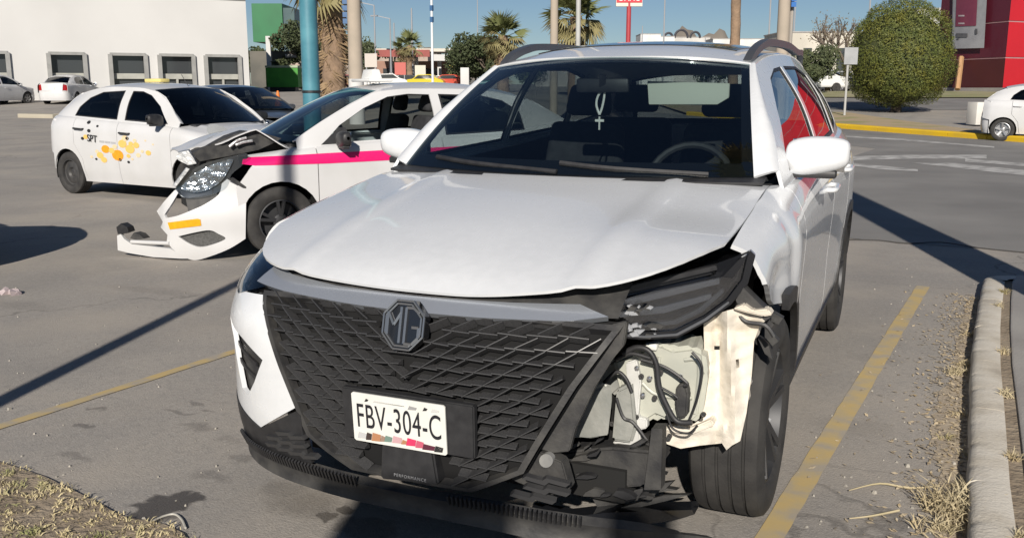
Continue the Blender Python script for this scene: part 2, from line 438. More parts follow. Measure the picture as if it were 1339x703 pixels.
def car_shell(T, sp, paint, skip=(), glass=(GLASS_WS, GLASS_SIDE, GLASS_SIDE), detail=True, trim=BLACK):
    """panels common to every car here; sp holds its measurements. Returns the surfaces for further parts."""
    loft = Loft(sp['ys'], sp['rows']); belt = sp.get('belt', 4)
    # --- greenhouse: belt row to roof edge
    gy, gx, gzz = sp['gh']; fx, fz = pchip(gy, gx), pchip(gy, gzz)
    bx, bz = loft.fx[belt], loft.fz[belt]; ins = sp.get('inset', .012)
    ghrows = [[(bx(y)-ins, bz(y)-.01) for y in gy], [((bx(y)-ins)*.52+fx(y)*.48+.022, bz(y)*.5+fz(y)*.5) for y in gy], [(fx(y), fz(y)) for y in gy]]
    gh = Loft(gy, ghrows)
    out = {'loft': loft, 'gh': gh}
    wy = sp['wheels']; wr = sp['r']; ar = sp['arch']
    arches = [circ(yw, wr+.0, ar) for yw in wy]
    for sg in (1, -1):
        sd = 'L' if sg > 0 else 'R'
        for nm, P in sp['panels']:
            if (nm, sd) in skip or nm in skip: continue
            pl = loft.poly(P); hs = []
            for A in arches:
                if any(min(p[0] for p in P) < a[0] < max(p[0] for p in P) for a in A): hs.append([(y, loft.q(y, z) if z > loft.fz[0](y)+.001 else -.2-(loft.fz[0](y)-z)*4) for y, z in A])
            o = panel(nm, paint, T, sidefn(loft, sg), pl, hs, .045, .22, .016, sg < 0, edit=sp.get('edit', {}).get((nm, sd)))
            out[(nm, sd)] = o
        # dark wheel housings behind the arches
        for k, yw in enumerate(wy):
            bm = bmesh.new(); hw = loft.S(yw, wr+ar*.9)[0]
            n = 16; a0, a1 = -.25, pi+.25; xi = .42; R_ = ar+.012
            g_ = [[bm.verts.new((sg*x, yw+R_*cos(a0+(a1-a0)*i/n), wr+R_*sin(a0+(a1-a0)*i/n))) for x in (hw-.06, xi)] for i in range(n+1)]
            for i in range(n): bm.faces.new((g_[i][0], g_[i][1], g_[i+1][1], g_[i+1][0]))
            bm.faces.new([g_[i][1] for i in range(n+1)])
            if (('wheel_housing', sd, k) not in skip): finish(bm, 'wheel_housing', UNDER, T, 40)
            else: bm.free()
        fr = sp['frame']; P = gh.poly(fr); H = [gh.poly(d) for d in sp['dlo']]
        out[('frame', sd)] = panel('side_frame', paint, T, sidefn(gh, sg), P, H, .05, .12, .014, sg < 0)
        for i, d in enumerate(sp['dlo']):
            c = (sum(p[0] for p in d)/len(d), sum(p[1] for p in d)/len(d))
            if (('window', sd, i) in skip): continue
            o = panel('side_window', glass[1] if i == 0 else glass[2], T, sidefn(gh, sg, -.010), gh.poly([(c[0]+(y-c[0])*1.012, c[1]+(z-c[1])*1.02) for y, z in d]), (), .08, .2, 0, sg < 0)
            # rubber seal round the glass
            big = [(c[0]+(y-c[0])*1.0, c[1]+(z-c[1])*1.0) for y, z in d]; sm = [(c[0]+(y-c[0])*.955, c[1]+(z-c[1])*.92) for y, z in d]
            panel('window_seal', trim, o, sidefn(gh, sg, -.004), gh.poly(big), [gh.poly(sm)], .08, .2, .004, sg < 0)
        out[('dlo', sd)] = None
    # --- windscreen and rear screen, pillars beside them
    ws = screen_fn(*sp['ws']); rs = screen_fn(*sp['rs'])
    out['ws'] = ws; out['rs'] = rs
    nN = 12
    for key, f, gl, nm, edge in (('ws', ws, glass[0], 'windscreen', sp['edge_f']), ('rs', rs, glass[2], 'rear_window', sp['edge_r'])):
        if nm in skip: continue
        o = panel(nm, gl, T, f, [(-1,0), (1,0), (1,1), (-1,1)], (), .1, .1, 0, key == 'rs')
        out[nm] = o
        b_ = .055
        panel('black_border', GLOSSB, o, lambda u, v, f=f: tuple(Vector(f(u, v))+Vector((0, .008 if key == 'ws' else -.008, -.006))), [(-1,0), (1,0), (1,1), (-1,1)], [[(-1+b_,.10), (1-b_,.10), (1-b_,.95), (-1+b_,.95)]], .1, .1, 0, key == 'rs')
        for sg in (1, -1):
            ra = [f(sg*1.0, i/nN) for i in range(nN+1)]
            def ge(t):
                i = t*(len(edge)-1); k = min(int(i), len(edge)-2); a, b = edge[k], edge[k+1]; h = i-k
                y, z = a[0]+(b[0]-a[0])*h, a[1]+(b[1]-a[1])*h
                p = gh.S(y, z); return (sg*p[0], p[1], p[2])
            rb = [ge(i/nN) for i in range(nN+1)]
            patch('windscreen_pillar' if key == 'ws' else 'rear_pillar', paint, T, ra, rb, 5, (sg*.012, -.008 if key == 'ws' else .012, .008), .01, (sg > 0) == (key == 'ws'))
    # --- roof
    zc = pchip(*sp['roof']); y0, y1 = sp['roof_y']; cf, cr = sp['roof_curve']
    def roof(u, v):
        e = u*u; ys_ = y0+cf*e; ye_ = y1-cr*e
        y = ys_+(ye_-ys_)*v
        k = abs(u)**2.6
        ze = fz(y)+.004; zz = zc(y)
        if v < .12: ze = ze+(ws(u if abs(u) < 1 else math.copysign(1, u), 1)[2]-ze)*(1-v/.12)*(1-abs(u)**8)*.0
        return (u*(fx(y)+.002), y, zz*(1-k)+ze*k)
    out['roof_fn'] = roof
    out['roof'] = panel('roof', paint, T, roof, [(-1,0), (1,0), (1,1), (-1,1)], sp.get('roof_holes', ()), .1, .06, .012)
    # --- bonnet
    hx, hz = loft.fx[-1], loft.fz[-1]; crown = sp['crown']
    def hood(u, y):
        k = abs(u); z = hz(y)+crown(y)*(1-k**2.2)
        for c0, wd, hh in sp.get('ridges', ()):
            z += hh*math.exp(-((k-c0)/wd)**2)
        return (u*(hx(y)-.004), y, z)
    out['hood_fn'] = hood
    if 'hood' not in skip:
        out['hood'] = panel('bonnet', paint, T, hood, densify(sp['hood'], .12), (), .05, .05, .009, edit=sp.get('hood_edit'))
    if sp.get('deck'):
        dk = sp['deck']; crn = sp.get('deck_crown', .03)
        def deckf(u, y): return (u*(hx(y)-.004), y, hz(y)+crn*(1-abs(u)**2.4)+.0)
        panel('boot_lid', paint, T, deckf, dk, (), .1, .06, .02)
    # --- floor pan and a dark inner body so that nothing shows through
    bm = bmesh.new(); Lc = sp['L']; hw = sp['hw']
    box(bm, (0, Lc*.5, .27), (hw*1.2, Lc*.86, .10)); finish(bm, 'floor_pan', UNDER, T, 30)
    return out
def wall_strip(name, m, T, pts, h0, h1, t=.01):
    """upright strip following pts (x, y) between two heights"""
    return patch(name, m, T, [(x, y, h0) for x, y in pts], [(x, y, h1) for x, y in pts], 2, (0,0,0), t)

# ================================================================ the white damaged sport utility car
T = empty('damaged_suv', (0,0,0), 0, 'large white sport utility car with a torn open front corner and hanging headlamp', 'car')
ysM = [.30,.55,.93,1.30,1.42,1.8,2.4,3.0,3.64,4.1,4.45]
B0 = rowz([.80,.84,.865,.865,.865,.865,.865,.865,.865,.84,.74], .24)
B1 = rowz([.86,.90,.925,.915,.912,.905,.905,.91,.925,.90,.80], .42)
B2 = rowz([.872,.91,.935,.922,.918,.912,.912,.918,.935,.91,.82], .65)
B3 = rowz([.88,.915,.938,.932,.93,.928,.928,.93,.938,.915,.83], [.83,.86,.895,.91,.912,.915,.92,.93,.945,.95,.95])
B4 = rowz([.84,.85,.86,.862,.865,.868,.868,.865,.85,.81,.72], [.90,.955,1.02,1.065,1.075,1.095,1.12,1.145,1.18,1.2,1.2])
B5 = rowz([.79,.80,.80,.80,.83,.835,.835,.832,.815,.775,.69], [.918,.975,1.042,1.09,1.085,1.10,1.125,1.15,1.185,1.205,1.205])
def dented(bm):
    """the crash pushed the wing in behind the lamp and rippled it"""
    for v in bm.verts:
        c = v.co
        k = math.exp(-((c.y-.80)/.16)**2-((c.z-.84)/.10)**2); c.x -= .035*k
        k = math.exp(-((c.y-1.12)/.10)**2-((c.z-.80)/.20)**2); c.x += .012*k
        k = math.exp(-((c.y-1.02)/.05)**2-((c.z-.92)/.12)**2); c.x -= .014*k
def lifted(bm):
    for v in bm.verts:
        c = v.co
        a = min(1, max(0, (c.x-.12)/.6)); b = min(1, max(0, (.90-c.y)/.55)); a = a*a*(3-2*a); b = b*b*(3-2*b)
        c.z += .040*a*b; c.x -= .004*a*b
        c.z += .004*sin(c.x*9+c.y*5)*a*b
TOP = 9
spM = dict(L=4.574, hw=.938, ys=ysM, rows=[B0,B1,B2,B3,B4,B5], wheels=(.93, 3.638), r=.346, arch=.405,
  panels=[('front_wing', [(.56,.83),(.60,.72),(.56,.20),(1.372,.20),(1.372,TOP),(.56,TOP)]),
          ('front_door', [(1.38,.20),(2.555,.20),(2.555,TOP),(1.38,TOP)]),
          ('rear_door', [(2.563,.20),(3.20,.20),(3.22,.50),(3.40,.80),(3.52,TOP),(2.563,TOP)]),
          ('rear_quarter', [(3.208,.20),(4.2,.20),(4.2,.60),(4.45,.66),(4.45,TOP),(3.528,TOP),(3.408,.80),(3.228,.50)])],
  gh=([1.1,1.5,1.97,2.4,3.0,3.6,4.0,4.3,4.42], [.635,.63,.612,.610,.612,.60,.585,.56,.55], [1.36,1.45,1.54,1.590,1.61,1.59,1.55,1.50,1.47]),
  frame=[(1.34,1.04),(4.36,1.15),(4.40,1.22),(4.22,1.52),(2.9,1.65),(2.4,1.65),(2.02,1.56),(1.97,1.536),(1.62,1.335),(1.38,1.14)],
  dlo=[[(1.56,1.125),(2.53,1.155),(2.53,1.545),(2.30,1.530),(2.10,1.485),(1.84,1.355),(1.63,1.215)],
       [(2.60,1.160),(3.46,1.195),(3.40,1.515),(3.05,1.555),(2.60,1.548)],
       [(3.53,1.20),(3.98,1.255),(3.80,1.42),(3.47,1.505)]],
  ws=((.738,1.14,1.31,1.118,1.120), (.592,1.84,1.965,1.578,1.545), .03), rs=((.62,4.42,4.36,1.20,1.20), (.56,4.15,4.1,1.56,1.50), .02),
  edge_f=[(1.38,1.14),(1.62,1.335),(1.97,1.536)], edge_r=[(4.40,1.22),(4.31,1.37),(4.22,1.52)],
  roof=([1.84,2.1,2.5,3.0,3.5,4.0,4.2], [1.578,1.632,1.668,1.678,1.665,1.61,1.56]), roof_y=(1.845,4.2), roof_curve=(.125,.05),
  crown=pchip([.06,.12,.2,.32,.6,.9,1.2,1.35], [-.014,.008,.024,.035,.040,.040,.034,.03]), ridges=((.60,.040,.008),),
  hood=[(-1,1.31)]+[(u_/24, .092+.105*abs(u_/24)**2.2+.303*abs(u_/24)**9) for u_ in range(-24,25)]+[(1,1.31),(.8,1.245),(.5,1.17),(.2,1.135),(0,1.13),(-.2,1.135),(-.5,1.17),(-.8,1.245)],
  hood_edit=lifted, edit={('front_wing','L'): dented})
shM = car_shell(T, spM, WHITE, skip=(('front_wing','L'), ('wheel_housing','L',0)), glass=(GLASS_WS, GLASS_CLEAR, GLASS_SIDE))
LM, GM = shM['loft'], shM['gh']
# torn wing on the crash side
A_ = [(y, LM.q(y, z)) for y, z in circ(.93, .346, .405, 30) if z > .26]
A_ = [(A_[0][0], -.5)] + A_ + [(A_[-1][0], -.5)] if A_[0][0] > A_[-1][0] else A_
panel('front_wing', WHITE, T, sidefn(LM, 1), LM.poly([(.62,TOP),(.585,.955),(.55,.91),(.56,.875),(.63,.83),(.69,.795),(.74,.775),(.80,.765),(.86,.755),(.93,.70),(.93,.20),(1.372,.20),(1.372,TOP)], .04),
      [A_], .03, .15, .014, edit=dented)
# cladding over the arches and along the sills
for sg in (1, -1):
    for yw in spM['wheels']:
        a0, a1 = (-.22, pi+.22)
        if sg > 0 and yw < 2: a0, a1 = -.22, 1.75
        ring = circ(yw, .346, .447, 26, a0, a1) + circ(yw, .346, .392, 26, a0, a1)[::-1]
        panel('arch_cladding', BLACK, T, sidefn(LM, sg, .009), [(y, LM.q(y, z)) for y, z in ring], (), .04, .2, .025, sg < 0)
    panel('sill_cladding', BLACK, T, sidefn(LM, sg, .010), LM.poly([(1.33,.20),(3.24,.20),(3.24,.345),(1.33,.345)]), (), .2, .2, .02, sg < 0)
    handle(shM[('front_door','L' if sg > 0 else 'R')], LM, sg, 2.36, .985, WHITE)
    handle(shM[('rear_door','L' if sg > 0 else 'R')], LM, sg, 3.22, 1.01, WHITE)
    mirror_cap(T, WHITE, (sg*.795, 1.66, 1.128), sg, .98)
    # roof rail: a bowed bar on two feet
    pts = [(sg*.578, 1.99, 1.545), (sg*.582, 2.10, 1.594), (sg*.585, 2.27, 1.632), (sg*.588, 2.5, 1.655), (sg*.588, 3.1, 1.665), (sg*.577, 3.6, 1.648), (sg*.572, 3.85, 1.65), (sg*.565, 3.93, 1.60)]
    bm = bmesh.new(); P = curve3(pts, 6)
    for i in range(len(P)-1): bar(bm, P[i], P[i+1]+(P[i+1]-P[i])*.06, .036, .034)
    finish(bm, 'roof_rail', mat('rail_grey', (.13,.135,.145), .38, .6), T, 40)
for k, (x, y, sg) in enumerate(((.80,.93,1), (-.80,.93,-1), (.80,3.638,1), (-.80,3.638,-1))):
    wheel(T, x, y, .346, .24, sg, 'alloy', .232)
# sunroof glass
panel('sunroof', GLOSSB, T, lambda u, v: tuple(Vector(shM['roof_fn'](u, v))+Vector((0,0,.004))), [(-.80,.13),(.80,.13),(.80,.60),(-.80,.60)], (), .1, .05, .004)
# wipers and cowl
panel('cowl', BLACK, T, lambda u, v: (u*.78, 1.10+.15*u*u+v*.10, 1.112-.02*u*u*0+.012*v-.006), [(-1,0),(1,0),(1,1),(-1,1)], (), .1, .5, .01)
for x0, x1 in ((-.60, .02), (.02, .60)):
    tubes('wiper', BLACK, T, [shM['ws']((x1)/.76, .015), shM['ws']((x0*.6+x1*.4)/.76, .045), shM['ws'](x0/.76, .075)], .011, 6, 4)
# --- front skin
XPY = [(0,0),(.2,.006),(.4,.03),(.6,.085),(.7,.14),(.8,.235),(.86,.34),(.90,.48),(.925,.62),(.932,.70)]
FM = Plan(XPY, [(.18,.13),(.2,.10),(.25,.06),(.3,.02),(.45,-.005),(.58,-.005),(.70,.005),(.78,.03),(.84,.09),(.90,.2),(.95,.3)])
def FP(P, st=.05): return densify(FM.poly(P), st)
# white corner that is still on, with its dark duct
duct = [(-.78,.70),(-.66,.655),(-.545,.605),(-.60,.52),(-.645,.462),(-.69,.475),(-.74,.58)]
o = panel('bumper_corner', WHITE, T, FM.fn(), FP([(-.575,.80),(-.395,.485),(-.58,.372),(-.70,.40),(-.84,.44),(-.93,.47),(-.931,.70),(-.90,.78),(-.80,.80),(-.70,.79)]), [FP(duct)], .035, .03, .016,
      flip=False, edit=lambda bm: [setattr(v.co, 'y', v.co.y-.020*math.exp(-((v.co.z-.70)/.06)**2)*min(1, max(0, (-v.co.x-.5)/.2))) for v in bm.verts])
panel('air_duct', BLACKM, o, FM.fn(-.03), FP([(-.78,.70),(-.53,.61),(-.61,.46),(-.69,.46)]), (), .04, .03, .0)
for k in range(3): 
    z = .52+.05*k; panel('duct_slat', BLACK, o, FM.fn(-.012), FP([(-.74+.02*k*0,z+.035),(-.60,z+.0),(-.60,z+.012),(-.74,z+.047)]), (), .04, .03, .006)
# dark lower skirt and splitter
panel('bumper_skirt', BLACK, T, FM.fn(.004), FP([(-.93,.47),(-.84,.437),(-.70,.397),(-.58,.370),(-.40,.47),(-.38,.46),(-.36,.30),(-.60,.275),(-.80,.268),(-.925,.28)]), (), .04, .03, .02)
for row in range(5):
    z = .445-row*.030
    for c in range(7):
        for s_ in (-1, 1):
            x0 = .40+c*.055+(row % 2)*.02-row*.02; x1 = x0+.075
            if x1 > (.74 if s_ < 0 else .50) or z > .462-(x1-.40)*.66 or (x1 > .57 and z > .350): continue
            P_ = [(s_*x0, z+.004), (s_*(x0+.012), z+.013), (s_*x1, z+.013-.012), (s_*(x1-.012), z-.010)]
            panel('intake_blade', mat('grille_blade_dark', (.04,.04,.042), .4), T, FM.fn(.014), [(FM.a(a_), b_) for a_, b_ in (P_ if s_ > 0 else P_[::-1])], (), .05, .05, .02)
lipP = lambda off: (lambda a, z: tuple(Vector(FM.at(a, max(z, .235), off+.012+(.26-z)*.25)) + Vector((0, 0, z-max(z,.235)-.03*max(0, min(1, (a-.25)/.5))))))
panel('splitter', BLACKM, T, lipP(.01), FP([(-.93,.29),(-.5,.272),(0,.268),(.45,.268),(.62,.262),(.72,.245),(.80,.215),(.83,.195),(.70,.190),(.45,.195),(0,.205),(-.5,.205),(-.80,.21),(-.92,.225)]), (), .04, .02, .03)
bm = bmesh.new()
for i in range(96):
    a = -.80+i*.0138
    if -.19 < a < .12: continue
    p = Vector(lipP(.014)(a, .262)); q = Vector(lipP(.016)(a+.006, .30)); bar(bm, p, q, .006, .010, (0,-1,0))
tag(finish(bm, 'splitter_ribs', BLACK, T, 30), kind='stuff')
# torn strips at the end of the splitter
solid('torn_strip', BLACKM, T, [at_y(u, v, .42+(u-770)/900) for u, v in [(775,652),(800,640),(830,634),(878,630),(860,636),(885,640),(840,646),(800,662),(782,664)]], (0,.05,-.012))
solid('splitter_end', GLOSSB, T, [at_y(u, v, .28+(u-690)/900) for u, v in [(690,668),(740,676),(790,670),(840,668),(905,666),(908,672),(880,680),(800,691),(740,688),(690,680)]], (0,.07,.0))
# grille: backing, surround, blades one by one
gp = [(-.585,.812),(-.40,.825),(0,.828),(.40,.826),(.60,.815),(.50,.66),(.405,.485),(.36,.40),(.20,.315),(-.20,.315),(-.36,.40),(-.405,.485),(-.50,.66)]
gr = panel('grille', mat('grille_void', (.003,.003,.0035), .9), T, FM.fn(-.034), FP(gp), (), .05, .03, .012)
rim_in = [(x*.955, .57+(z-.57)*.955) for x, z in gp]
panel('grille_surround', BLACKM, T, FM.fn(.002), FP([p for p in gp]), [FP(rim_in)], .04, .03, .030)
bladeM = noise_mat('grille_black', (.028,.028,.030), (.065,.065,.067), 18, .40)
bmb = bmesh.new(); box(bmb, (0,0,0), (1,1,1))
for v in bmb.verts:
    if v.co.y < 0: v.co.z *= .16
meB = bpy.data.meshes.new('grille_blade'); bmb.to_mesh(meB); bmb.free(); meB.materials.append(bladeM)
gin = [(x*.97, .57+(z-.57)*.97) for x, z in gp]
rnd = random.Random(3)
DZ, DX, SL = .034, .082, radians(31)
for row in range(15):
    z0 = .804-row*DZ
    for sgn in (-1, 1):
        for c in range(-1, 8):
            for kind in range(2):
                x = c*DX - (row*DZ/math.tan(SL) % DX) + DX*.5
                if kind == 0: L_, H_, D_, tl, xx, zz = DX*1.04, .0185, .026, radians(-3+rnd.uniform(-2, 2)), x, z0+x*.02
                else: L_, H_, D_, tl, xx, zz = DZ/sin(SL)*1.04, .016, .032, SL+rnd.uniform(-.05,.05), x+DX*.5-DZ/math.tan(SL)*.5+.03, z0+x*.02-DZ*.5
                if xx < .012: continue
                if not inpoly((sgn*(xx+.03), zz), gin): continue
                if xx < .185 and .42 < zz < .60: continue
                if xx < .07 and zz > .72: continue
                if xx < .16 and zz < .42: continue
                a_ = FM.a(sgn*xx); p = Vector(FM.at(a_, zz, -.012)); tx = (Vector(FM.at(a_+.01, zz, -.012))-p).normalized(); tz = (Vector(FM.at(a_, zz+.01, -.012))-p).normalized()
                nrm = tx.cross(tz).normalized()            # out of the grille
                if nrm.y > 0: nrm = -nrm
                ax = tx*cos(tl)+tz*sin(tl)*sgn; az = ax.cross(nrm).normalized(); az = -az if az.z < 0 else az
                b = link('grille_blade', meB, gr); M = Matrix((ax*L_, -nrm*D_, az*H_)).transposed().to_4x4(); M.translation = p; b.matrix_local = M
# dark chrome bar and black panel under the bonnet lip
panel('chrome_bar', DCHROME, T, FM.fn(.012), FP([(-.64,.830),(-.50,.824),(-.2,.818),(0,.816),(.2,.818),(.46,.824),(.555,.836),(.47,.860),(.3,.856),(0,.852),(-.3,.855),(-.50,.864),(-.60,.884)]), (), .04, .012, .02)
panel('slam_panel', BLACKM, T, FM.fn(.0), FP([(-.60,.83),(0,.83),(.58,.83),(.58,.93),(-.60,.93)]), (), .06, .03, 0)
# badge: octagon, two letters drawn with bars
bc = Vector(FM.at(0, .788, .030)); tilt = Matrix.Rotation(radians(-14), 3, 'X')
def bp(x, z, d=0): return bc + tilt @ Vector((x, -d, z))
R8 = .072; oc = [(R8*cos(pi/8+i*pi/4)*1.0, R8*sin(pi/8+i*pi/4)*1.06) for i in range(8)]
badge = solid('badge', GLOSSB, T, [bp(x, z, 0) for x, z in oc], tilt @ Vector((0, .03, 0)))
bm = bmesh.new()
for i in range(8):
    a, b = oc[i], oc[(i+1) % 8]
    for s in (.97, .84): bar(bm, bp(a[0]*s, a[1]*s, .003), bp(b[0]*s, b[1]*s, .003), .005, .006, (0,-1,0))
Ms = [((-.050,-.030),(-.050,.034)), ((-.050,.034),(-.030,-.002)), ((-.030,-.002),(-.009,.034)), ((-.009,.050),(-.009,-.052))]
Gs = [((.050,.036),(.030,.050)), ((.030,.050),(.007,.050)), ((.007,.050),(.007,-.052)), ((.007,-.052),(.032,-.052)), ((.032,-.052),(.050,-.034)), ((.050,-.034),(.050,-.004)), ((.050,-.004),(.028,-.004))]
for a, b in Ms+Gs: bar(bm, bp(*a, .003), bp(*b, .003), .0075, .007, (0,-1,0))
finish(bm, 'badge_letters', mat('badge_metal', (.30,.31,.33), .3, .85), badge, 30)
# number plate and holder
pc = Vector((-.003, -.030, .510)); tl = Matrix.Rotation(radians(4), 3, 'X')
def pp(x, z, d=0): return pc + tl @ Vector((x, -d, z))
pln = [(-.152,-.070),(-.146,-.075),(.146,-.075),(.152,-.070),(.152,.070),(.146,.075),(-.146,.075),(-.152,.070)]
solid('plate_holder', BLACK, T, [pp(x, z, -.006) for x, z in [(-.192,-.075),(.232,-.078),(.236,.082),(-.192,.082)]], (0,.025,0), .004)
plate = solid('number_plate', noise_mat('plate_white', (.72,.72,.68), (.66,.66,.62), 20, .5), T, [pp(x, z, .004) for x, z in pln], (0,.005,0))
INK = mat('plate_ink', (.015,.015,.02), .5)
me = text_mesh('FBV-304-C', .074, .0006, 1.06); o = link('plate_number', me, plate, INK)
xs = [v.co.x for v in me.vertices]; ws_ = max(xs)-min(xs); k = .272/ws_
M = (tl @ Matrix.Rotation(radians(90), 3, 'X')).to_4x4() @ Matrix.Diagonal((k, 1.42, 1, 1)); M.translation = pp(0, .002, .0055); o.matrix_local = M
for x0, x1, z0, z1, c in [(-.140,-.108,-.066,-.046,(.5,.5,.5)), (-.112,-.090,-.068,-.044,(.05,.035,.03)), (-.093,-.060,-.068,-.042,(.42,.20,.10)), (-.064,-.046,-.066,-.046,(.30,.20,.15)), (-.050,-.022,-.064,-.044,(.16,.24,.20)), (-.024,.010,-.063,-.041,(.55,.34,.36)), (.006,.026,-.063,-.048,(.14,.22,.18)), (.022,.056,-.064,-.040,(.62,.04,.12)), (.052,.080,-.066,-.043,(.52,.10,.16)), (.074,.116,-.068,-.050,(.10,.02,.04)), (.112,.142,-.069,-.050,(.02,.018,.02)), (.119,.136,-.065,-.054,(.66,.64,.58)), (-.108,-.094,.051,.061,(.02,.02,.02)), (.082,.098,.050,.061,(.02,.02,.02)), (.034,.064,.047,.059,(.3,.3,.3)), (-.080,.026,.0535,.0575,(.52,.52,.5)), (.108,.135,.050,.061,(.56,.56,.54))]:
    solid('plate_emblem', mat('emblem_%d' % int(1000*(c[0]+2*c[1]+3*c[2])), c, .6), plate, [pp(x, z, .0052) for x, z in [(x0,z0),(x1-.004,z0+.002),(x1,z1-.003),(x0+.006,z1)]], (0,-.0008,0))
# block under the plate
o = solid('tow_block', BLACK, T, [at_y(u, v, -.005) for u, v in [(499,578),(566,590),(573,634),(497,626)]], (0,.07,0), .006)
me = text_mesh('PERFORMANCE', .0135, .0004, 1.2); oo = link('block_lettering', me, o, mat('engraved_grey', (.30,.30,.31), .5)); M = Matrix.Rotation(radians(90), 4, 'X'); M.translation = at_y(536, 624, -.0085); oo.matrix_local = M
# --- whole lamp on the untouched side
hlP = [(-.585,.822),(-.60,.872),(-.70,.897),(-.80,.918),(-.885,.940),(-.905,.925),(-.88,.86),(-.84,.80),(-.74,.775),(-.66,.80)]
o = panel('headlamp', GLOSSB, T, FM.fn(-.03), FP(hlP), (), .03, .02, .0)
panel('lamp_lens', LENSDARK, o, FM.fn(.006), FP(hlP), (), .03, .02, .03)
panel('lamp_strip', CHROME, o, FM.fn(-.012), FP([(-.62,.862),(-.70,.882),(-.86,.922),(-.86,.912),(-.70,.870),(-.62,.850)]), (), .03, .02, .01)
panel('lamp_reflector', CHROME, o, FM.fn(-.014), FP([(-.74,.80),(-.72,.835),(-.80,.85),(-.82,.81)]), (), .03, .02, .008)
# --- the hanging lamp and what the crash laid open
def yq(u): return .20+(u-762)/(985-762)*.34
def lampz(L, dy=0): return [at_y(u, v, yq(u)+dy) for u, v in L]
lamp = solid('headlamp', GLOSSB, T, lampz([(766,386),(850,364),(938,344),(965,334),(981,327),(987,335),(977,372),(955,399),(925,421),(885,442),(835,444),(816,430),(800,414),(796,398)], .05), (-.03,.14,-.01))
solid('lamp_lens', glass_mat('broken_lens', (.80,.82,.85), f0=.14), lamp, lampz([(798,396),(850,382),(905,371),(945,362),(968,338),(979,331),(983,338),(973,371),(951,396),(921,417),(880,432),(835,432),(812,412)], -.012), (-.004,.008,0), .002)
FIN = mat('lamp_fin', (.55,.57,.60), .2, .9); BEZ = mat('bezel_grey', (.055,.056,.06), .32, .5); BEZ2 = mat('bezel_bright', (.26,.27,.29), .28, .75)
for P_, m_, dy in [([(800,441),(840,444),(886,441),(926,420),(956,398),(978,371),(988,334),(981,327),(977,336),(970,366),(950,392),(921,413),(882,432),(838,435),(812,432)], GLOSSB, -.018),
                   ([(800,396),(870,380),(940,364),(941,371),(872,388),(802,404)], FIN, .016), ([(806,408),(868,400),(930,384),(930,391),(870,409),(810,415)], FIN, .016),
                   ([(842,423),(882,419),(914,403),(944,378),(947,382),(918,408),(884,424),(842,428)], BEZ2, .012), ([(772,387),(850,367),(936,347),(938,353),(852,373),(776,392)], BLACK, .0),
                   ([(944,362),(966,339),(977,333),(972,345),(958,364)], GLOSSB, -.02), ([(806,436),(842,439),(884,436),(922,416),(952,394),(954,396),(924,419),(886,439),(842,442),(806,439)], BEZ2, -.024), ([(800,384),(860,370),(930,355),(931,358),(861,374),(801,388)], BEZ, .02)]:
    solid('lamp_bezel', m_, lamp, lampz(P_, dy), (-.004,.030,0), .0015)
rr = random.Random(5)
SPL = mat('splinter_clear', (.34,.35,.37), .25, 0, .5)
for k in range(46):   # splinters of broken lens and torn mounting tabs
    if k % 2: u = rr.uniform(792, 850); v = 402+rr.uniform(-7, 9)
    else: u = rr.uniform(806, 872); v = 432+rr.uniform(-7, 12)
    s = rr.uniform(1.5, 4.5); a_ = rr.uniform(0, 6.28)
    solid('lens_splinter', SPL if rr.random() < .6 else BLACKM, lamp, lampz([(u+s*1.9*cos(a_+t)*rr.uniform(.5,1.2), v+s*sin(a_+t)*rr.uniform(.5,1.2)) for t in (0, 1.5, 2.9, 4.4)], -.018-rr.uniform(0,.012)), (0,.008,.002))
solid('chrome_bar_end', DCHROME, T, [at_y(u, v, .17+(u-700)/900) for u, v in [(690,407),(712,392),(745,386),(757,397),(798,396),(800,402),(745,412)]], (0,.02,0))
bk = boxes('radiator_pack', UNDER, T, [((-.10,.52,.56), (1.15,.10,.50)), ((.62,.98,.60),(.30,.5,.5)), ((0,.80,.62),(1.2,.5,.45))], .01)
solid('lower_duct', BLACKM, T, [at_y(u, v, .34) for u, v in [(722,592),(760,588),(800,585),(850,590),(862,612),(840,636),(790,640),(735,632)]], (0,.16,.0), .008)
solid('mount_bracket', BLACKM, T, [at_y(u, v, .30) for u, v in [(852,560),(866,560),(864,640),(842,640)]], (0,.05,0))
tank = solid('washer_tank', noise_mat('cloudy_plastic', (.50,.50,.43), (.40,.41,.36), 10, .45), T, [at_y(u, v, .40) for u, v in [(800,470),(838,456),(846,447),(866,449),(880,455),(905,452),(922,462),(926,490),(918,545),(905,556),(872,552),(858,546),(842,556),(822,560)]], (-.02,.16,0), .014)
for L_ in ([(862,466),(862,520),(880,535)], [(895,470),(914,476),(908,540)], [(840,500),(860,516),(905,520)]):
    tubes('moulded_rib', MATS['cloudy_plastic'], tank, [at_y(u, v, .398) for u, v in L_], .006, 6, 4)
bm = bmesh.new(); box(bm, at_y(853, 452, .40), (.035,.03,.02)); bevel(bm, .005); finish(bm, 'tank_cap', mat('cap_white', (.7,.7,.66), .5), tank)
solid('washer_pump', BLACKM, T, [at_y(u, v, .365) for u, v in [(884,504),(896,501),(900,515),(898,545),(886,548),(882,530)]], (0,.04,0), .006)
liner = noise_mat('beige_liner', (.74,.69,.61), (.60,.54,.45), 7, .9, bump=.5, bscale=26, dist=.012)
P = [(920,420),(936,410),(958,404),(980,408),(1003,405),(1006,416),(994,424),(986,446),(983,490),(976,540),(968,576),(957,582),(950,588),(944,579),(915,582),(890,586),(872,580),(866,562),(884,556),(900,559),(918,546),(925,500),(921,470)]
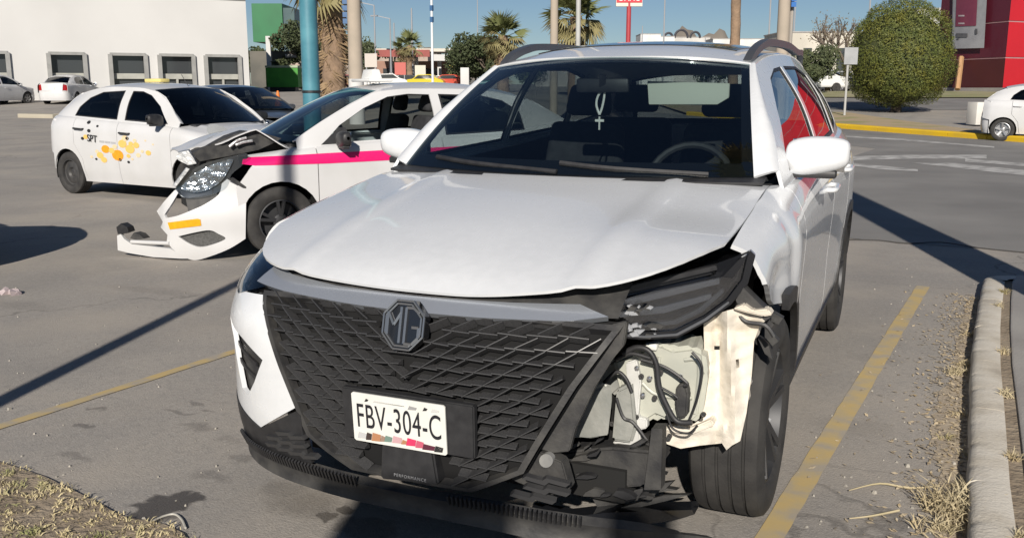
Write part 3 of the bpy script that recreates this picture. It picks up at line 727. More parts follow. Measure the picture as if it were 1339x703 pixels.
def linp(u, v):
    y = .46+(u-900)/1000*.55
    y += .022*math.exp(-((u-938)/7)**2)-.026*math.exp(-((u-956-(v-480)*.06)/9)**2)+.02*math.exp(-((v-432)/7)**2)-.018*math.exp(-((v-560)/9)**2)*(1 if u < 950 else .3)+.006*sin(u*.21+v*.13)*sin(v*.17-u*.05)
    return tuple(at_y(u, v, y))
panel('arch_liner', liner, T, linp, P, [[(962,470),(966,469),(967,480),(963,481)], [(934,452),(941,452),(941,457),(934,457)]], 5, 5, .025, True, sharp=45)
panel('liner_back', liner, T, lambda u, v: tuple(at_y(u, v, .60+(u-900)/1000*.55)), [(930,430),(985,420),(970,570),(900,560)], (), 20, 20, 0, True)
for L_ in ([(958,404),(972,398),(984,406),(1004,404),(1010,412),(998,414),(980,410)], [(868,562),(884,556),(902,560),(930,548),(934,556),(904,568),(880,566)]):
    solid('liner_edge', liner, T, [at_y(u, v, .43+(u-900)/1000*.5) for u, v in L_], (0,.05,0), .004)
alu = noise_mat('cast_alloy', (.30,.31,.29), (.42,.42,.39), 14, .5, metal=.35, bump=.4, bscale=40, dist=.004)
solid('crash_beam', alu, T, [at_y(u, v, .30) for u, v in [(750,560),(762,530),(778,508),(802,500),(804,520),(798,572),(770,576),(748,574)]], (-.25,.10,0), .01)
solid('crash_can', alu, T, [at_y(u, v, .36) for u, v in [(806,510),(826,500),(832,560),(826,580),(800,576)]], (-.03,.3,0), .008)
wb = noise_mat('white_primer', (.62,.62,.60), (.5,.5,.48), 12, .5)
solid('body_bracket', wb, T, [at_y(u, v, .38) for u, v in [(818,474),(832,470),(838,500),(834,545),(846,548),(846,560),(836,562),(838,584),(852,588),(846,596),(822,590),(800,586),(800,578),(824,576)]], (0,.03,0), .004)
solid('radiator_tank', alu, T, [at_y(u, v, .44) for u, v in [(790,474),(816,468),(822,500),(800,520),(778,505)]], (0,.05,0), .01)
for L_, r_ in [([(815,462),(832,454),(848,458),(858,475),(862,505),(872,530),(885,550),(905,552)], .0085), ([(862,505),(880,515),(886,520)], .004), ([(790,500),(806,486),(818,494),(826,512)], .006), ([(872,540),(880,560),(900,566),(912,556)], .0035), ([(805,470),(825,462),(850,468)], .006)]:
    tubes('loose_hose', BLACK, T, [at_y(u, v, .35) for u, v in L_], r_, 8, 6)
solid('torn_bracket', BLACKM, T, [at_y(u, v, .50) for u, v in [(962,392),(972,376),(992,396),(1010,412),(1003,418),(985,408),(970,408)]], (0,.05,0))
for L_ in ([(1000,412),(1012,424),(1006,432),(1018,446),(1010,452),(1000,440)], [(990,440),(1004,448),(1010,470),(1000,462)], [(1010,408),(1024,416),(1018,424),(1008,420)]):
    solid('liner_shred', BLACKM, T, [at_y(u, v, .62) for u, v in L_], (0,.03,0))
rq = random.Random(17)
for k in range(26):   # torn scraps in the opening
    u = rq.uniform(742, 862); v = rq.uniform(575, 655); s = rq.uniform(3, 11); a_ = rq.uniform(-.5, .4); yy = rq.uniform(.26, .42)
    solid('torn_scrap', (BLACKM, BLACK)[k % 2], T, [at_y(u+s*(1.8*cos(t)*cos(a_)-.5*sin(t)*sin(a_))*rq.uniform(.6,1.3), v+s*(1.8*cos(t)*sin(a_)+.5*sin(t)*cos(a_))*rq.uniform(.6,1.3), yy) for t in (.2, 1.3, 2.5, 3.5, 4.6, 5.5)], (0,rq.uniform(.006,.03),.002))
for k in range(14):
    u, v = rq.uniform(800, 925), rq.uniform(462, 575); bm = bmesh.new(); lathe(bm, [(0,.008),(.008,.008),(.008,.004),(.016,.004),(.016,.0005)], 'x', 8)
    p_ = at_y(u, v, .385)
    for vv in bm.verts: vv.co = p_+Vector((vv.co.y, -vv.co.x, vv.co.z))
    finish(bm, 'bolt', STEEL if k % 3 else CHROME, T, 30)
for L_, r_ in (([(806,520),(815,545),(828,552),(846,575)], .005), ([(838,470),(870,480),(898,500),(894,504)], .005), ([(770,585),(800,600),(830,598),(856,615)], .006), ([(905,460),(918,480),(912,520),(900,552)], .004), ([(960,404),(975,420),(1000,425),(1012,440)], .007)):
    tubes('loose_wire', BLACK, T, [at_y(u, v, .355 if u < 950 else .50) for u, v in L_], r_, 6, 6)
for L_ in ([(880,630),(870,640),(846,652),(806,660),(790,650),(826,642)], [(868,648),(902,645),(872,654),(830,664),(800,668)], [(760,640),(790,630),(830,636),(800,646)]):
    solid('torn_strip', BLACKM, T, [at_y(u, v+rq.uniform(-1.5,1.5), .40+(u-770)/900) for u, v in L_], (0,.04,-.01))
# torn grille edge left hanging: the long black flap
solid('grille_flap', BLACKM, T, [at_y(u, v, .10+(u-700)/900*.35) for u, v in [(820,420),(800,424),(770,455),(735,515),(706,572),(704,586),(722,592),(744,590),(752,560),(778,505),(800,470),(815,452)]], (0,.025,0), .003)
solid('fog_lamp_seat', noise_mat('grey_disc', (.2,.2,.2), (.28,.28,.27), 20, .6), T, [at_y(714+9*cos(t), 602+9*sin(t), .09) for t in [2*pi*i/16 for i in range(16)]], (0,.02,0))
solid('lower_flap', BLACKM, T, [at_y(u, v, .10) for u, v in [(640,600),(700,588),(735,604),(745,640),(720,648),(670,628)]], (0,.05,0), .004)
# --- cabin
boxes('dashboard', DASH, T, [((0,1.62,.98), (1.46,.50,.16)), ((.37,1.62,1.07), (.44,.22,.06)), ((0,1.80,.80),(.34,.25,.5))], .03)
steering(T, .37, 1.86, 1.03)
for x in (.37, -.37): seat(T, x, 2.28, .62, s=1.05)
seat(T, .36, 3.15, .62, s=1.2); seat(T, -.36, 3.15, .62, s=1.2)
panel('headliner', CREAM, T, lambda u, v: tuple(Vector(shM['roof_fn'](u, v))+Vector((0,0,-.045))), [(-.97,.03),(.97,.03),(.97,.98),(-.97,.98)], (), .1, .08, 0)
bm = bmesh.new()
q = [at_y(846,106,1.99), at_y(954,109,1.99), at_y(953,128,1.97), at_y(938,137,1.96), at_y(848,137,1.96)]
prism(bm, q, (0,.018,0)); bmesh.ops.recalc_face_normals(bm, faces=bm.faces); bevel(bm, .005); finish(bm, 'sun_visor', mat('visor_vinyl', (.62,.64,.55), .7), T)
bm = bmesh.new(); box(bm, at_y(788, 112, 1.92), (.25,.03,.065)); bevel(bm, .012); bar(bm, at_y(788,100,1.90), at_y(788,112,1.92), .03); finish(bm, 'rear_view_mirror', BLACK, T)
bm = bmesh.new(); c0 = at_y(784, 160, 1.93)
bar(bm, c0+Vector((0,0,.026)), c0+Vector((0,0,-.034)), .011, .006); bar(bm, c0+Vector((-.021,0,.008)), c0+Vector((.021,0,.008)), .011, .006, (0,1,0))
ch = tag(finish(bm, 'rosary', mat('rosary_white', (.8,.8,.76), .4), None), 'small white cross on a beaded cord hanging behind the windscreen', 'pendant')
tubes('cord', MATS['rosary_white'], ch, [at_y(784,150,1.93), at_y(780,138,1.93), at_y(782,126,1.93), at_y(790,116,1.93), at_y(790,128,1.93), at_y(787,142,1.93), at_y(784,150,1.93)], .0055, 6, 4)
for sg in (1, -1):
    panel('door_lining', DASH, T, sidefn(LM, sg, -.07), LM.poly([(1.40,.40),(3.5,.40),(3.5,TOP),(1.40,TOP)]), (), .2, .4, 0, sg < 0)
# --- tail
RM = Plan([(0,0),(.4,.015),(.65,.06),(.78,.13),(.84,.24),(.86,.35)], [(.25,.06),(.4,.0),(.6,-.0),(.7,.03),(.95,.06),(1.2,.16)], 4.574, -1)
panel('tailgate', WHITE, T, RM.fn(), [(RM.a(x), z) for x, z in [(-.60,.70),(.60,.70),(.66,1.2),(-.66,1.2)]], (), .1, .1, .02, True)
panel('rear_bumper', WHITE, T, RM.fn(), [(RM.a(x), z) for x, z in [(-.86,.42),(.86,.42),(.86,.80),(.60,.69),(-.60,.69),(-.86,.80)]], (), .08, .08, .02, True)
panel('rear_skirt', BLACK, T, RM.fn(-.004), [(RM.a(x), z) for x, z in [(-.85,.26),(.85,.26),(.86,.415),(-.86,.415)]], (), .08, .08, .02, True)
for sg in (1, -1):
    panel('tail_lamp', REDLENS, T, RM.fn(.004), [(RM.a(sg*x), z) for x, z in [(.62,.98),(.86,.90),(.86,1.08),(.66,1.10)]], (), .08, .08, .02, sg > 0)

# ================================================================ the other cars
def car_at(pose, u, v, x=None, y=None):
    """point of a car's own frame seen at (u, v), on its plane x or y"""
    px_, py_, pz_, a = pose; c, s = cos(a), sin(a); r = ray(u, v)
    def l(p): dx, dy = p.x, p.y; return Vector((c*dx+s*dy, -s*dx+c*dy, p.z))
    o = l(CAM-Vector((px_, py_, pz_))); d = l(r)
    t = (x-o.x)/d.x if x is not None else (y-o.y)/d.y
    return o+d*t
ysV = [.25,.55,.87,1.2,1.32,1.8,2.4,3.0,3.47,3.9,4.3]
def sedan_spec():
    z4 = [.80,.85,.89,.93,.94,.965,.985,1.0,1.02,1.04,1.05]
    R = [rowz([.74,.77,.79,.79,.79,.79,.79,.79,.79,.77,.70], .19), rowz([.79,.82,.84,.836,.834,.83,.83,.83,.84,.82,.76], .38),
         rowz([.80,.83,.846,.846,.845,.842,.842,.842,.846,.825,.77], .60),
         rowz([.79,.825,.845,.845,.845,.842,.842,.842,.842,.82,.76], [.74,.78,.81,.825,.83,.85,.87,.88,.9,.91,.92]),
         rowz([.70,.74,.765,.785,.79,.79,.79,.785,.765,.74,.66], z4),
         rowz([.63,.665,.69,.70,.755,.755,.755,.75,.72,.70,.63], [z+.018 for z in z4])]
    return dict(L=4.49, hw=.845, ys=ysV, rows=R, wheels=(.87,3.47), r=.305, arch=.352,
      panels=[('front_wing', [(.40,.74),(.50,.66),(.52,.15),(1.20,.15),(1.20,TOP),(.40,TOP)]), ('front_door', [(1.208,.15),(2.40,.15),(2.40,TOP),(1.208,TOP)]),
              ('rear_door', [(2.408,.15),(3.04,.15),(3.10,.5),(3.30,.72),(3.34,TOP),(2.408,TOP)]), ('rear_quarter', [(3.048,.15),(4.0,.15),(4.0,.55),(4.36,.60),(4.36,TOP),(3.348,TOP),(3.308,.72),(3.108,.5)])],
      gh=([.9,1.3,1.8,2.2,2.8,3.3,3.7,4.0], [.59,.585,.57,.565,.56,.548,.53,.52], [1.14,1.27,1.40,1.435,1.43,1.36,1.25,1.12]),
      frame=[(1.05,.90),(3.98,1.0),(3.90,1.09),(3.45,1.35),(3.2,1.42),(2.4,1.5),(2.2,1.5),(1.88,1.425),(1.60,1.30),(1.30,1.14),(1.05,.99)],
      dlo=[[(1.28,.965),(2.37,1.01),(2.37,1.385),(2.15,1.39),(1.95,1.365),(1.70,1.265),(1.45,1.12)], [(2.46,1.01),(3.32,1.04),(3.30,1.22),(3.14,1.325),(2.9,1.375),(2.46,1.388)]],
      ws=((.68,.87,1.03,1.0,.985), (.54,1.80,1.88,1.445,1.42), .025), rs=((.60,3.98,3.90,1.06,1.07), (.50,3.38,3.32,1.40,1.37), .02),
      edge_f=[(1.05,.99),(1.30,1.14),(1.60,1.30),(1.88,1.425)], edge_r=[(3.90,1.09),(3.70,1.21),(3.45,1.35)],
      roof=([1.8,2.2,2.6,3.0,3.4,3.6], [1.445,1.492,1.50,1.475,1.405,1.34]), roof_y=(1.80,3.40), roof_curve=(.08,.06),
      crown=pchip([.1,.3,.6,1.0], [.03,.05,.05,.04]), ridges=((.7,.08,.008),),
      hood=[(-1,1.06),(-1,.42),(-.9,.27),(-.7,.17),(-.4,.12),(0,.10),(.4,.12),(.7,.17),(.9,.27),(1,.42),(1,1.06),(.6,.97),(0,.90),(-.6,.97)],
      deck=[(-1,3.92),(0,4.0),(1,3.92),(1,4.34),(0,4.42),(-1,4.34)])
FV = lambda: Plan([(0,0),(.25,.015),(.45,.06),(.6,.15),(.70,.27),(.77,.42),(.81,.56)], [(.16,.06),(.3,.0),(.5,.0),(.65,.03),(.78,.10),(.86,.16)])
RV = lambda L, s=1.: Plan([(0,0),(.35,.02),(.55,.06),(.66,.12),(.735,.22),(.785,.38),(.80,.48)], [(.2,.05),(.4,.0),(.6,.0),(.72,.035),(.95,.06),(1.08,.08)], L, -1)
def sedan_front(T, paint, hatch=False, F=None):
    F = F or FV(); z1 = .80
    gp_ = [(-.36,.70),(.36,.70),(.28,.53),(-.28,.53)]; lo = [(-.42,.40),(.42,.40),(.36,.26),(-.36,.26)]
    lp = lambda s: [(s*.40,.66),(s*.38,.74),(s*.55,.79),(s*.70,.82),(s*.75,.80),(s*.70,.70),(s*.56,.64)]
    fog = lambda s: [(s*.50,.38),(s*.66,.42),(s*.68,.34),(s*.54,.29)]
    o = panel('front_bumper', paint, T, F.fn(), densify(F.poly([(-.81,.18),(-.5,.165),(0,.16),(.5,.165),(.81,.18),(.81,.66),(.72,.70),(.56,.635),(.41,.65),(.38,.75),(0,.76),(-.38,.75),(-.41,.65),(-.56,.635),(-.72,.70),(-.81,.66)]), .08), [F.poly(gp_), F.poly(lo), F.poly(fog(1)), F.poly(fog(-1)[::-1])], .06, .05, .015)
    panel('grille', BLACK, T, F.fn(-.03), F.poly([(x*1.05, z) for x, z in gp_]), (), .06, .04, 0); panel('lower_grille', BLACK, T, F.fn(-.03), F.poly([(x*1.05, z) for x, z in lo]), (), .06, .04, 0)
    for k in range(3): panel('grille_bar', CHROME if k == 0 else BLACK, T, F.fn(-.008), F.poly([(-.33+k*.02,.665-k*.05),(.33-k*.02,.665-k*.05),(.33-k*.02,.683-k*.05),(-.33+k*.02,.683-k*.05)]), (), .08, .04, .008)
    for s in (1, -1):
        panel('fog_recess', BLACK, T, F.fn(-.025), F.poly([(x, z) for x, z in (fog(s) if s > 0 else fog(s)[::-1])]), (), .06, .04, 0)
        h = panel('headlamp', mat('lamp_bowl', (.25,.26,.27), .25, .6), T, F.fn(-.03), F.poly(lp(s) if s > 0 else lp(s)[::-1]), (), .05, .04, 0)
        panel('lamp_lens', LENS, h, F.fn(.004), F.poly(lp(s) if s > 0 else lp(s)[::-1]), (), .05, .04, .02)
        bm = bmesh.new(); lathe(bm, [(0,.045),(.01,.05),(.03,.03)], 'x', 16); 
        for v in bm.verts: v.co = Vector(F.at(F.a(s*.57), .715, -.012))+Vector((v.co.y, -v.co.x+.02, v.co.z))
        finish(bm, 'lamp_reflector', CHROME, h)
def tail(T, paint, L, hatch=False):
    R_ = RV(L)
    panel('rear_bumper', paint, T, R_.fn(), R_.poly([(-(.745 if hatch else .80),.20),(.745 if hatch else .80,.20),(.745 if hatch else .80,.60),(.5,.66),(-.5,.66),(-(.745 if hatch else .80),.60)]), (), .08, .08, .02, True)
    top = 1.05 if not hatch else 1.06
    panel('boot_panel', paint, T, R_.fn(), R_.poly([(-.50,.67),(.50,.67),(.54,top),(-.54,top)]), (), .08, .08, .02, True)
    for s in (1, -1):
        P = [(s*.51,.70),(s*.74,.68),(s*.74,.93),(s*.55,1.0)]
        panel('tail_lamp', REDLENS, T, R_.fn(.003), R_.poly(P), (), .08, .06, .02, s > 0)
        panel('side_fill', paint, T, R_.fn(), R_.poly([(s*.505,.67),(s*.735,.62),(s*.735,1.03),(s*.54,1.05)]), (), .08, .08, .02, s > 0)
    bm = bmesh.new(); box(bm, R_.at(0, .80, .012), (.32,.01,.15)); bevel(bm, .003); finish(bm, 'number_plate', mat('far_plate', (.7,.7,.66), .5), T)
def dress(T, sp, sh, paint, style, rim, hnd=BLACK, mir=BLACK, my=1.42, mz=.97, mx=.80, steer=0):
    for sg in (1, -1):
        sd = 'L' if sg > 0 else 'R'
        for k, yw in enumerate(sp['wheels']): wheel(T, sg*(sp['hw']-.115), yw, sp['r'], .19, sg, style, rim)
        mirror_cap(T, mir, (sg*mx, my, mz), sg, .92)
        for nm, yy, zz in sp['handles']:
            if (nm, sd) in sh: handle(sh[(nm, sd)], sh['loft'], sg, yy, zz, hnd)
def cabin(T, y=1.2, z=.5, w=.66, two=True):
    boxes('dashboard', DASH, T, [((0, y, z+.36), (w*1.9, .42, .18)), ((0, y+.1, z+.1), (w*1.7, .3, .4))], .03)
    steering(T, .34, y+.26, z+.42)
    for x in (.34, -.34): seat(T, x, y+.85, z+.02)
    seat(T, .3, y+1.65, z+.05); seat(T, -.3, y+1.65, z+.05)

# ---- white sedan with a magenta stripe, front torn off
PV = (-4.91, 4.142, 0, -.665)
V = empty('crashed_sedan', PV[:3], PV[3], 'white saloon with a magenta side stripe, buckled bonnet and front bumper torn loose', 'car')
spV = sedan_spec(); spV['handles'] = [('front_door', 2.22, .83), ('rear_door', 3.18, .86)]
def buckle(bm):
    for v in bm.verts:
        c = v.co; f = lin([.05,.30,.55,.72,.86,1.0], [.09,.13,.18,.20,.10,0]); k = f(c.y)
        c.z += k*(.72+.28*(c.x/.7)) + .012*sin(c.x*11+c.y*9)*min(1, k*10); c.y += .05*(1 if c.y < .5 else 0)*(.6-c.y)
spV['hood_edit'] = buckle
spV['panels'][0] = ('front_wing', [(.64,.80),(.50,.62),(.52,.15),(1.20,.15),(1.20,TOP),(.64,TOP)])
shV = car_shell(V, spV, WHITE2, skip=(('window','L',0),), glass=(glass_mat('teal_screen', (.50,.62,.63)), GLASS_SIDE, GLASS_SIDE))
dress(V, spV, shV, WHITE2, 'alloy', .195, mir=BLACK, my=1.44, mz=.955)
panel('mirror_sail', BLACK, V, sidefn(shV['gh'], 1, .004), shV['gh'].poly([(1.26,.955),(1.54,.965),(1.50,1.10),(1.44,1.10)]), (), .1, .3, .01)
cabin(V, 1.22, .52)
tail(V, WHITE2, 4.49)
LV = shV['loft']
panel('stripe', MAGENTA, V, sidefn(LV, 1, .003), LV.poly([(.56,.815),(.66,.80),(1.3,.795),(2.4,.81),(4.0,.84),(4.0,.93),(2.4,.905),(1.3,.885),(.60,.865)]), (), .08, .15, .0)
panel('stripe', MAGENTA, V, sidefn(LV, -1, .003), LV.poly([(.56,.815),(.66,.80),(1.3,.795),(2.4,.81),(4.0,.84),(4.0,.93),(2.4,.905),(1.3,.885),(.60,.865)]), (), .08, .15, .0, True)
# roof sign base seen on its side
boxes('engine_bay', UNDER, V, [((0,.62,.60), (1.22,.62,.48)), ((0,.36,.50),(1.1,.2,.3))], .01)
fxl = pchip([150,200,228,262,300,326], [.10,.40,.60,.70,.78,.815])
def vp(u, v, dx=0): return car_at(PV, u, v, x=fxl(u)+dx+.035*math.exp(-((v-282)/22)**2)*(1 if u > 212 else 0)-.03*max(0, (v-318)/20)**2)
def soft(P, n=4): return [(p.x, p.y) for p in curve3([(u, v, 0) for u, v in P], n)]
def vpan(name, m, par, P, holes=(), t=.02, dx=0, st=4):
    return panel(name, m, par, lambda u, v: vp(u, v, dx), densify(P, 6), [densify(h, 8) for h in holes], st, st, t, True, sharp=55)
bmp = vpan('front_bumper', WHITE2, V, [(322,247),(306,238),(297,234)]+soft([(290,240),(286,254),(268,267),(250,275),(232,282),(217,285)])+[(215,281)]+soft([(216,279),(226,264),(233,252)])+[(230,248)]+soft([(228,249),(215,263),(205,276)])+[(213,290),(210,297),(219,307),(218,316)]+soft([(219,318),(230,329),(243,337),(256,340),(275,335),(300,325),(321,312)]), [soft([(233,309),(254,304),(274,301),(286,306),(295,312),(280,319),(262,323),(247,318),(233,309)])[:-1]])
vpan('fog_recess', noise_mat('grey_mesh', (.06,.06,.058), (.10,.10,.098), 60, .7), bmp, [(230,308),(256,302),(276,299),(298,312),(262,326),(246,319)], (), 0, -.03)
vpan('amber_reflector', ORANGE, bmp, [(219,291),(258,286),(262,287),(263,295),(222,300)], (), .004, .006)
vpan('lower_valance', WHITE2, V, [(153,308),(158,306),(162,312),(172,319),(198,322),(222,325),(238,333),(246,338),(236,338),(200,336),(170,331),(154,327)], (), .03, .0)
tubes('valance_rod', WHITE2, V, [vp(172,316), vp(195,317), vp(222,318)], .018, 8, 4)
solid('torn_clip', BLACK, V, [vp(u, v, .0) for u, v in [(152,297),(158,292),(166,297),(168,303),(160,306),(154,306)]], (-.05,.06,0))
solid('torn_clip', BLACKM, V, [vp(u, v, .0) for u, v in [(170,311),(175,304),(182,306),(188,312),(178,314)]], (-.05,.06,0))
hl = vpan('headlamp', mat('bowl_dark', (.07,.072,.078), .25, .6), V, soft([(229,247),(240,233),(258,218),(280,210),(305,204),(323,201),(319,214),(303,228),(296,244),(284,252),(262,258),(240,258)]+[(229,247)])[:-1], (), 0, -.05)
vpan('lamp_lens', LENS, hl, soft([(229,247),(240,233),(258,218),(280,210),(305,204),(323,201),(319,214),(303,228),(296,244),(284,252),(262,258),(240,258)]+[(229,247)])[:-1], (), .03, .012)
vpan('lamp_reflector', noise_mat('rippled_chrome', (.62,.64,.67), (.30,.31,.33), 16, .16, metal=.9, bump=.9, bscale=11, dist=.03), hl, soft([(236,246),(246,234),(262,222),(284,213),(304,208),(300,220),(290,236),(274,247),(254,252),(236,246)])[:-1], (), 0, -.03)
solid('lamp_bracket', BLACKM, V, [vp(u, v, -.02) for u, v in [(243,260),(284,253),(286,262),(268,268),(246,276)]], (-.06,.02,0))
solid('bonnet_underside', BLACKM, V, [car_at(PV, u, v, x=.62) for u, v in [(250,201),(268,192),(300,178),(322,171),(345,174),(368,181),(356,188),(338,196),(300,204),(262,211)]], (-.16,-.02,.0))
foil = noise_mat('crumpled_metal', (.40,.41,.42), (.58,.58,.58), 20, .4, metal=.5, bump=.6, bscale=30, dist=.01)
solid('crumpled_metal', foil, V, [vp(u, v, .0) for u, v in [(232,200),(246,197),(252,205),(257,214),(246,216),(234,210),(230,206)]], (-.06,.02,.01))
solid('support_strut', foil, V, [vp(u, v, .0) for u, v in [(244,219),(248,221),(230,244),(226,243)]], (-.03,.0,0))
for L_ in ([(300,192),(310,184),(322,180)], [(308,190),(318,186),(330,184)]): tubes('bay_pipe', foil, V, [car_at(PV, u, v, x=.66) for u, v in L_], .012, 6, 4)
solid('wing_tear', BLACKM, V, [car_at(PV, u, v, x=.832) for u, v in [(297,234),(305,232),(326,247),(318,246)]], (-.01,.0,0))
bm = bmesh.new(); box(bm, (.0, 2.02, 1.515), (.55,.24,.03)); box(bm, (0,2.02,1.57), (.36,.10,.10), None, .75); bevel(bm, .015); finish(bm, 'roof_sign', mat('roof_sign_white', (.78,.78,.76), .4), V)

# ---- white hatchback with orange spots
PM_ = (-6.258, 7.587, .0, 1.442)
Hh = empty('spotted_hatchback', PM_[:3], PM_[3], 'white hatchback with orange spots and dark lettering on its doors', 'car')
ysH = [.2,.45,.72,1.02,1.12,1.6,2.1,2.6,3.17,3.5,3.7]
z4 = [.82,.87,.91,.95,.955,.975,.995,1.015,1.045,1.05,1.05]
spH = dict(L=3.78, hw=.83, ys=ysH, wheels=(.72,3.17), r=.29, arch=.335,
  rows=[rowz([.70,.75,.775,.78,.78,.78,.78,.78,.77,.74,.66], .19), rowz([.76,.80,.825,.822,.82,.816,.816,.82,.83,.80,.70], .38), rowz([.77,.81,.832,.832,.83,.828,.828,.83,.832,.80,.70], .60),
        rowz([.75,.80,.825,.828,.828,.826,.826,.826,.82,.785,.68], [.76,.80,.82,.84,.845,.86,.87,.88,.9,.92,.92]), rowz([.64,.70,.74,.765,.775,.778,.778,.772,.75,.70,.6], z4), rowz([.57,.63,.66,.68,.74,.745,.745,.74,.72,.67,.57], [z+.018 for z in z4])],
  panels=[('front_wing', [(.33,.74),(.40,.66),(.42,.15),(1.02,.15),(1.02,TOP),(.33,TOP)]), ('front_door', [(1.028,.15),(2.06,.15),(2.06,TOP),(1.028,TOP)]),
          ('rear_door', [(2.068,.15),(2.76,.15),(2.82,.5),(2.98,.70),(3.08,TOP),(2.068,TOP)]), ('rear_quarter', [(2.768,.15),(3.5,.15),(3.5,.55),(3.68,.60),(3.68,TOP),(3.088,TOP),(2.988,.70),(2.828,.5)])],
  gh=([.8,1.1,1.5,1.9,2.4,2.9,3.25,3.5,3.65], [.58,.575,.56,.556,.55,.54,.52,.49,.47], [1.12,1.25,1.385,1.445,1.455,1.41,1.33,1.22,1.12]),
  frame=[(.95,.92),(3.66,1.0),(3.62,1.08),(3.42,1.26),(3.2,1.37),(2.4,1.6),(1.8,1.6),(1.60,1.42),(1.35,1.32),(1.1,1.14),(.95,1.0)],
  dlo=[[(1.14,.99),(1.98,1.025),(1.98,1.405),(1.78,1.400),(1.60,1.350),(1.36,1.21)], [(2.13,1.03),(3.06,1.07),(3.0,1.19),(2.84,1.315),(2.6,1.39),(2.13,1.41)]],
  ws=((.66,.79,.95,1.0,1.0), (.54,1.50,1.60,1.45,1.42), .025), rs=((.52,3.70,3.62,1.06,1.08), (.46,3.22,3.15,1.42,1.38), .02),
  edge_f=[(.95,1.0),(1.1,1.14),(1.35,1.32),(1.60,1.42)], edge_r=[(3.62,1.08),(3.42,1.26),(3.2,1.37)],
  roof=([1.5,1.9,2.3,2.7,3.1,3.3], [1.45,1.502,1.515,1.50,1.445,1.40]), roof_y=(1.50,3.24), roof_curve=(.10,.08),
  crown=pchip([.1,.3,.6,.95], [.03,.06,.065,.05]), ridges=((.75,.07,.010),),
  hood=[(-1,.96),(-1,.36),(-.85,.22),(-.5,.14),(0,.11),(.5,.14),(.85,.22),(1,.36),(1,.96),(.6,.87),(0,.81),(-.6,.87)])
spH['handles'] = [('front_door', 1.90, .86), ('rear_door', 2.86, .90)]
shH = car_shell(Hh, spH, WHITE2, glass=(glass_mat('hatch_screen', (.22,.25,.28)), GLASS_DARK, GLASS_DARK))
dress(Hh, spH, shH, WHITE2, 'steel', .19, my=1.22, mz=1.0, mx=.775)
cabin(Hh, 1.02, .54, .62)
FHt = Plan([(0,0),(.25,.015),(.42,.06),(.55,.14),(.65,.24),(.73,.36),(.77,.46)], [(.16,.06),(.3,.0),(.5,.0),(.65,.03),(.78,.10),(.86,.16)])
sedan_front(Hh, WHITE2, F=FHt)
tail(Hh, WHITE2, 3.78, True)
LH = shH['loft']
# round bonnet-side lamp, decals on the doors of the side we see
o = solid('headlamp', mat('clear_lamp', (.42,.44,.46), .12, .35, .8), Hh, [car_at(PM_, 284+16*cos(t)*(1.05 if cos(t) > 0 else .9), 172+9.5*sin(t)+4*cos(t), x=-.66+.05*cos(t)) for t in [2*pi*i/18 for i in range(18)]], (.03,.02,-.02), .008)
def on_side(u, v, off=.004):
    p = car_at(PM_, u, v, x=-.83)
    x, y, z = LH.S(p.y, p.z); return Vector((-(x+off), y, z))
rd = random.Random(11)
SPOT = [noise_mat('orange_vinyl', (.85,.36,.02), (.80,.30,.015), 30, .5), mat('gold_vinyl', (.82,.50,.14), .5), mat('pale_gold_vinyl', (.74,.58,.36), .5), mat('black_vinyl', (.02,.02,.022), .5)]
def spot(u, v, r, m):
    p = on_side(u, v); n = 12; bm = bmesh.new(); k = r/1218*12.3
    pts = []
    for i in range(n):
        y, z = p.y+1.55*k*cos(2*pi*i/n), p.z+.95*k*sin(2*pi*i/n); x, _, _ = LH.S(y, z); pts.append(bm.verts.new((-(x+.004), y, z)))
    f = bm.faces.new(pts[::-1]); finish(bm, 'door_spot', m, Hh)
for u, v, r, k in [(138,195,5.5,0),(154,203,7.5,0),(131,203,4.5,1),(160,188,5.5,1),(170,195,6,1),(146,197,4,1),(136,209,4,1),(178,190,4,1),(171,188,3,1),(163,181,4,2),(150,192,3,2),(181,203,3,2),(194,200,3.4,1),(186,198,2,2),(176,184,2.4,2),(168,204,2.6,1),(127,198,2.4,2),(120,205,1.8,2),(173,208,1.6,2),(113,160,2.4,3),(126,165,1.6,3),(116,171,2.4,3),(108,181,2.2,3),(166,181,2.2,3),(157,209,2,3),(168,212,1.8,3),(126,208,1.6,3),(112,179,3.2,1),(190,184,1.2,2),(200,189,1.2,2)]:
    spot(u, v, r, SPOT[k])
me = text_mesh('SPT', .135, .0015); o = link('door_lettering', me, Hh, SPOT[3])
p = on_side(121, 181.5, .005); x1 = LH.S(p.y, p.z+.1)[0]-LH.S(p.y, p.z)[0]
M = Matrix(((0,-x1*10*0,-1),(-1,0,0),(0,1,0))).to_4x4(); M = Matrix.Rotation(radians(4), 4, 'X') @ M; M.translation = p+Vector((-.008,0,0)); o.matrix_local = M
for k, (u0, u1) in enumerate(((130,136),(137,144),(145,151))): solid('door_small_print', mat('grey_vinyl', (.42,.42,.43), .5), Hh, [on_side(u, v+(u-130)*.12, .004) for u, v in [(u0,183.5),(u1,183.5),(u1,186),(u0,186)]], (.002,0,0))
bm = bmesh.new(); box(bm, (.10, 2.35, 1.545), (.16,.34,.05)); bevel(bm, .014); finish(bm, 'roof_beacon', mat('beacon_yellow', (.72,.60,.22), .4), Hh)
tubes('aerial', BLACK, Hh, [(0,1.60,1.47),(0,1.72,1.62)], .004, 6, 0)

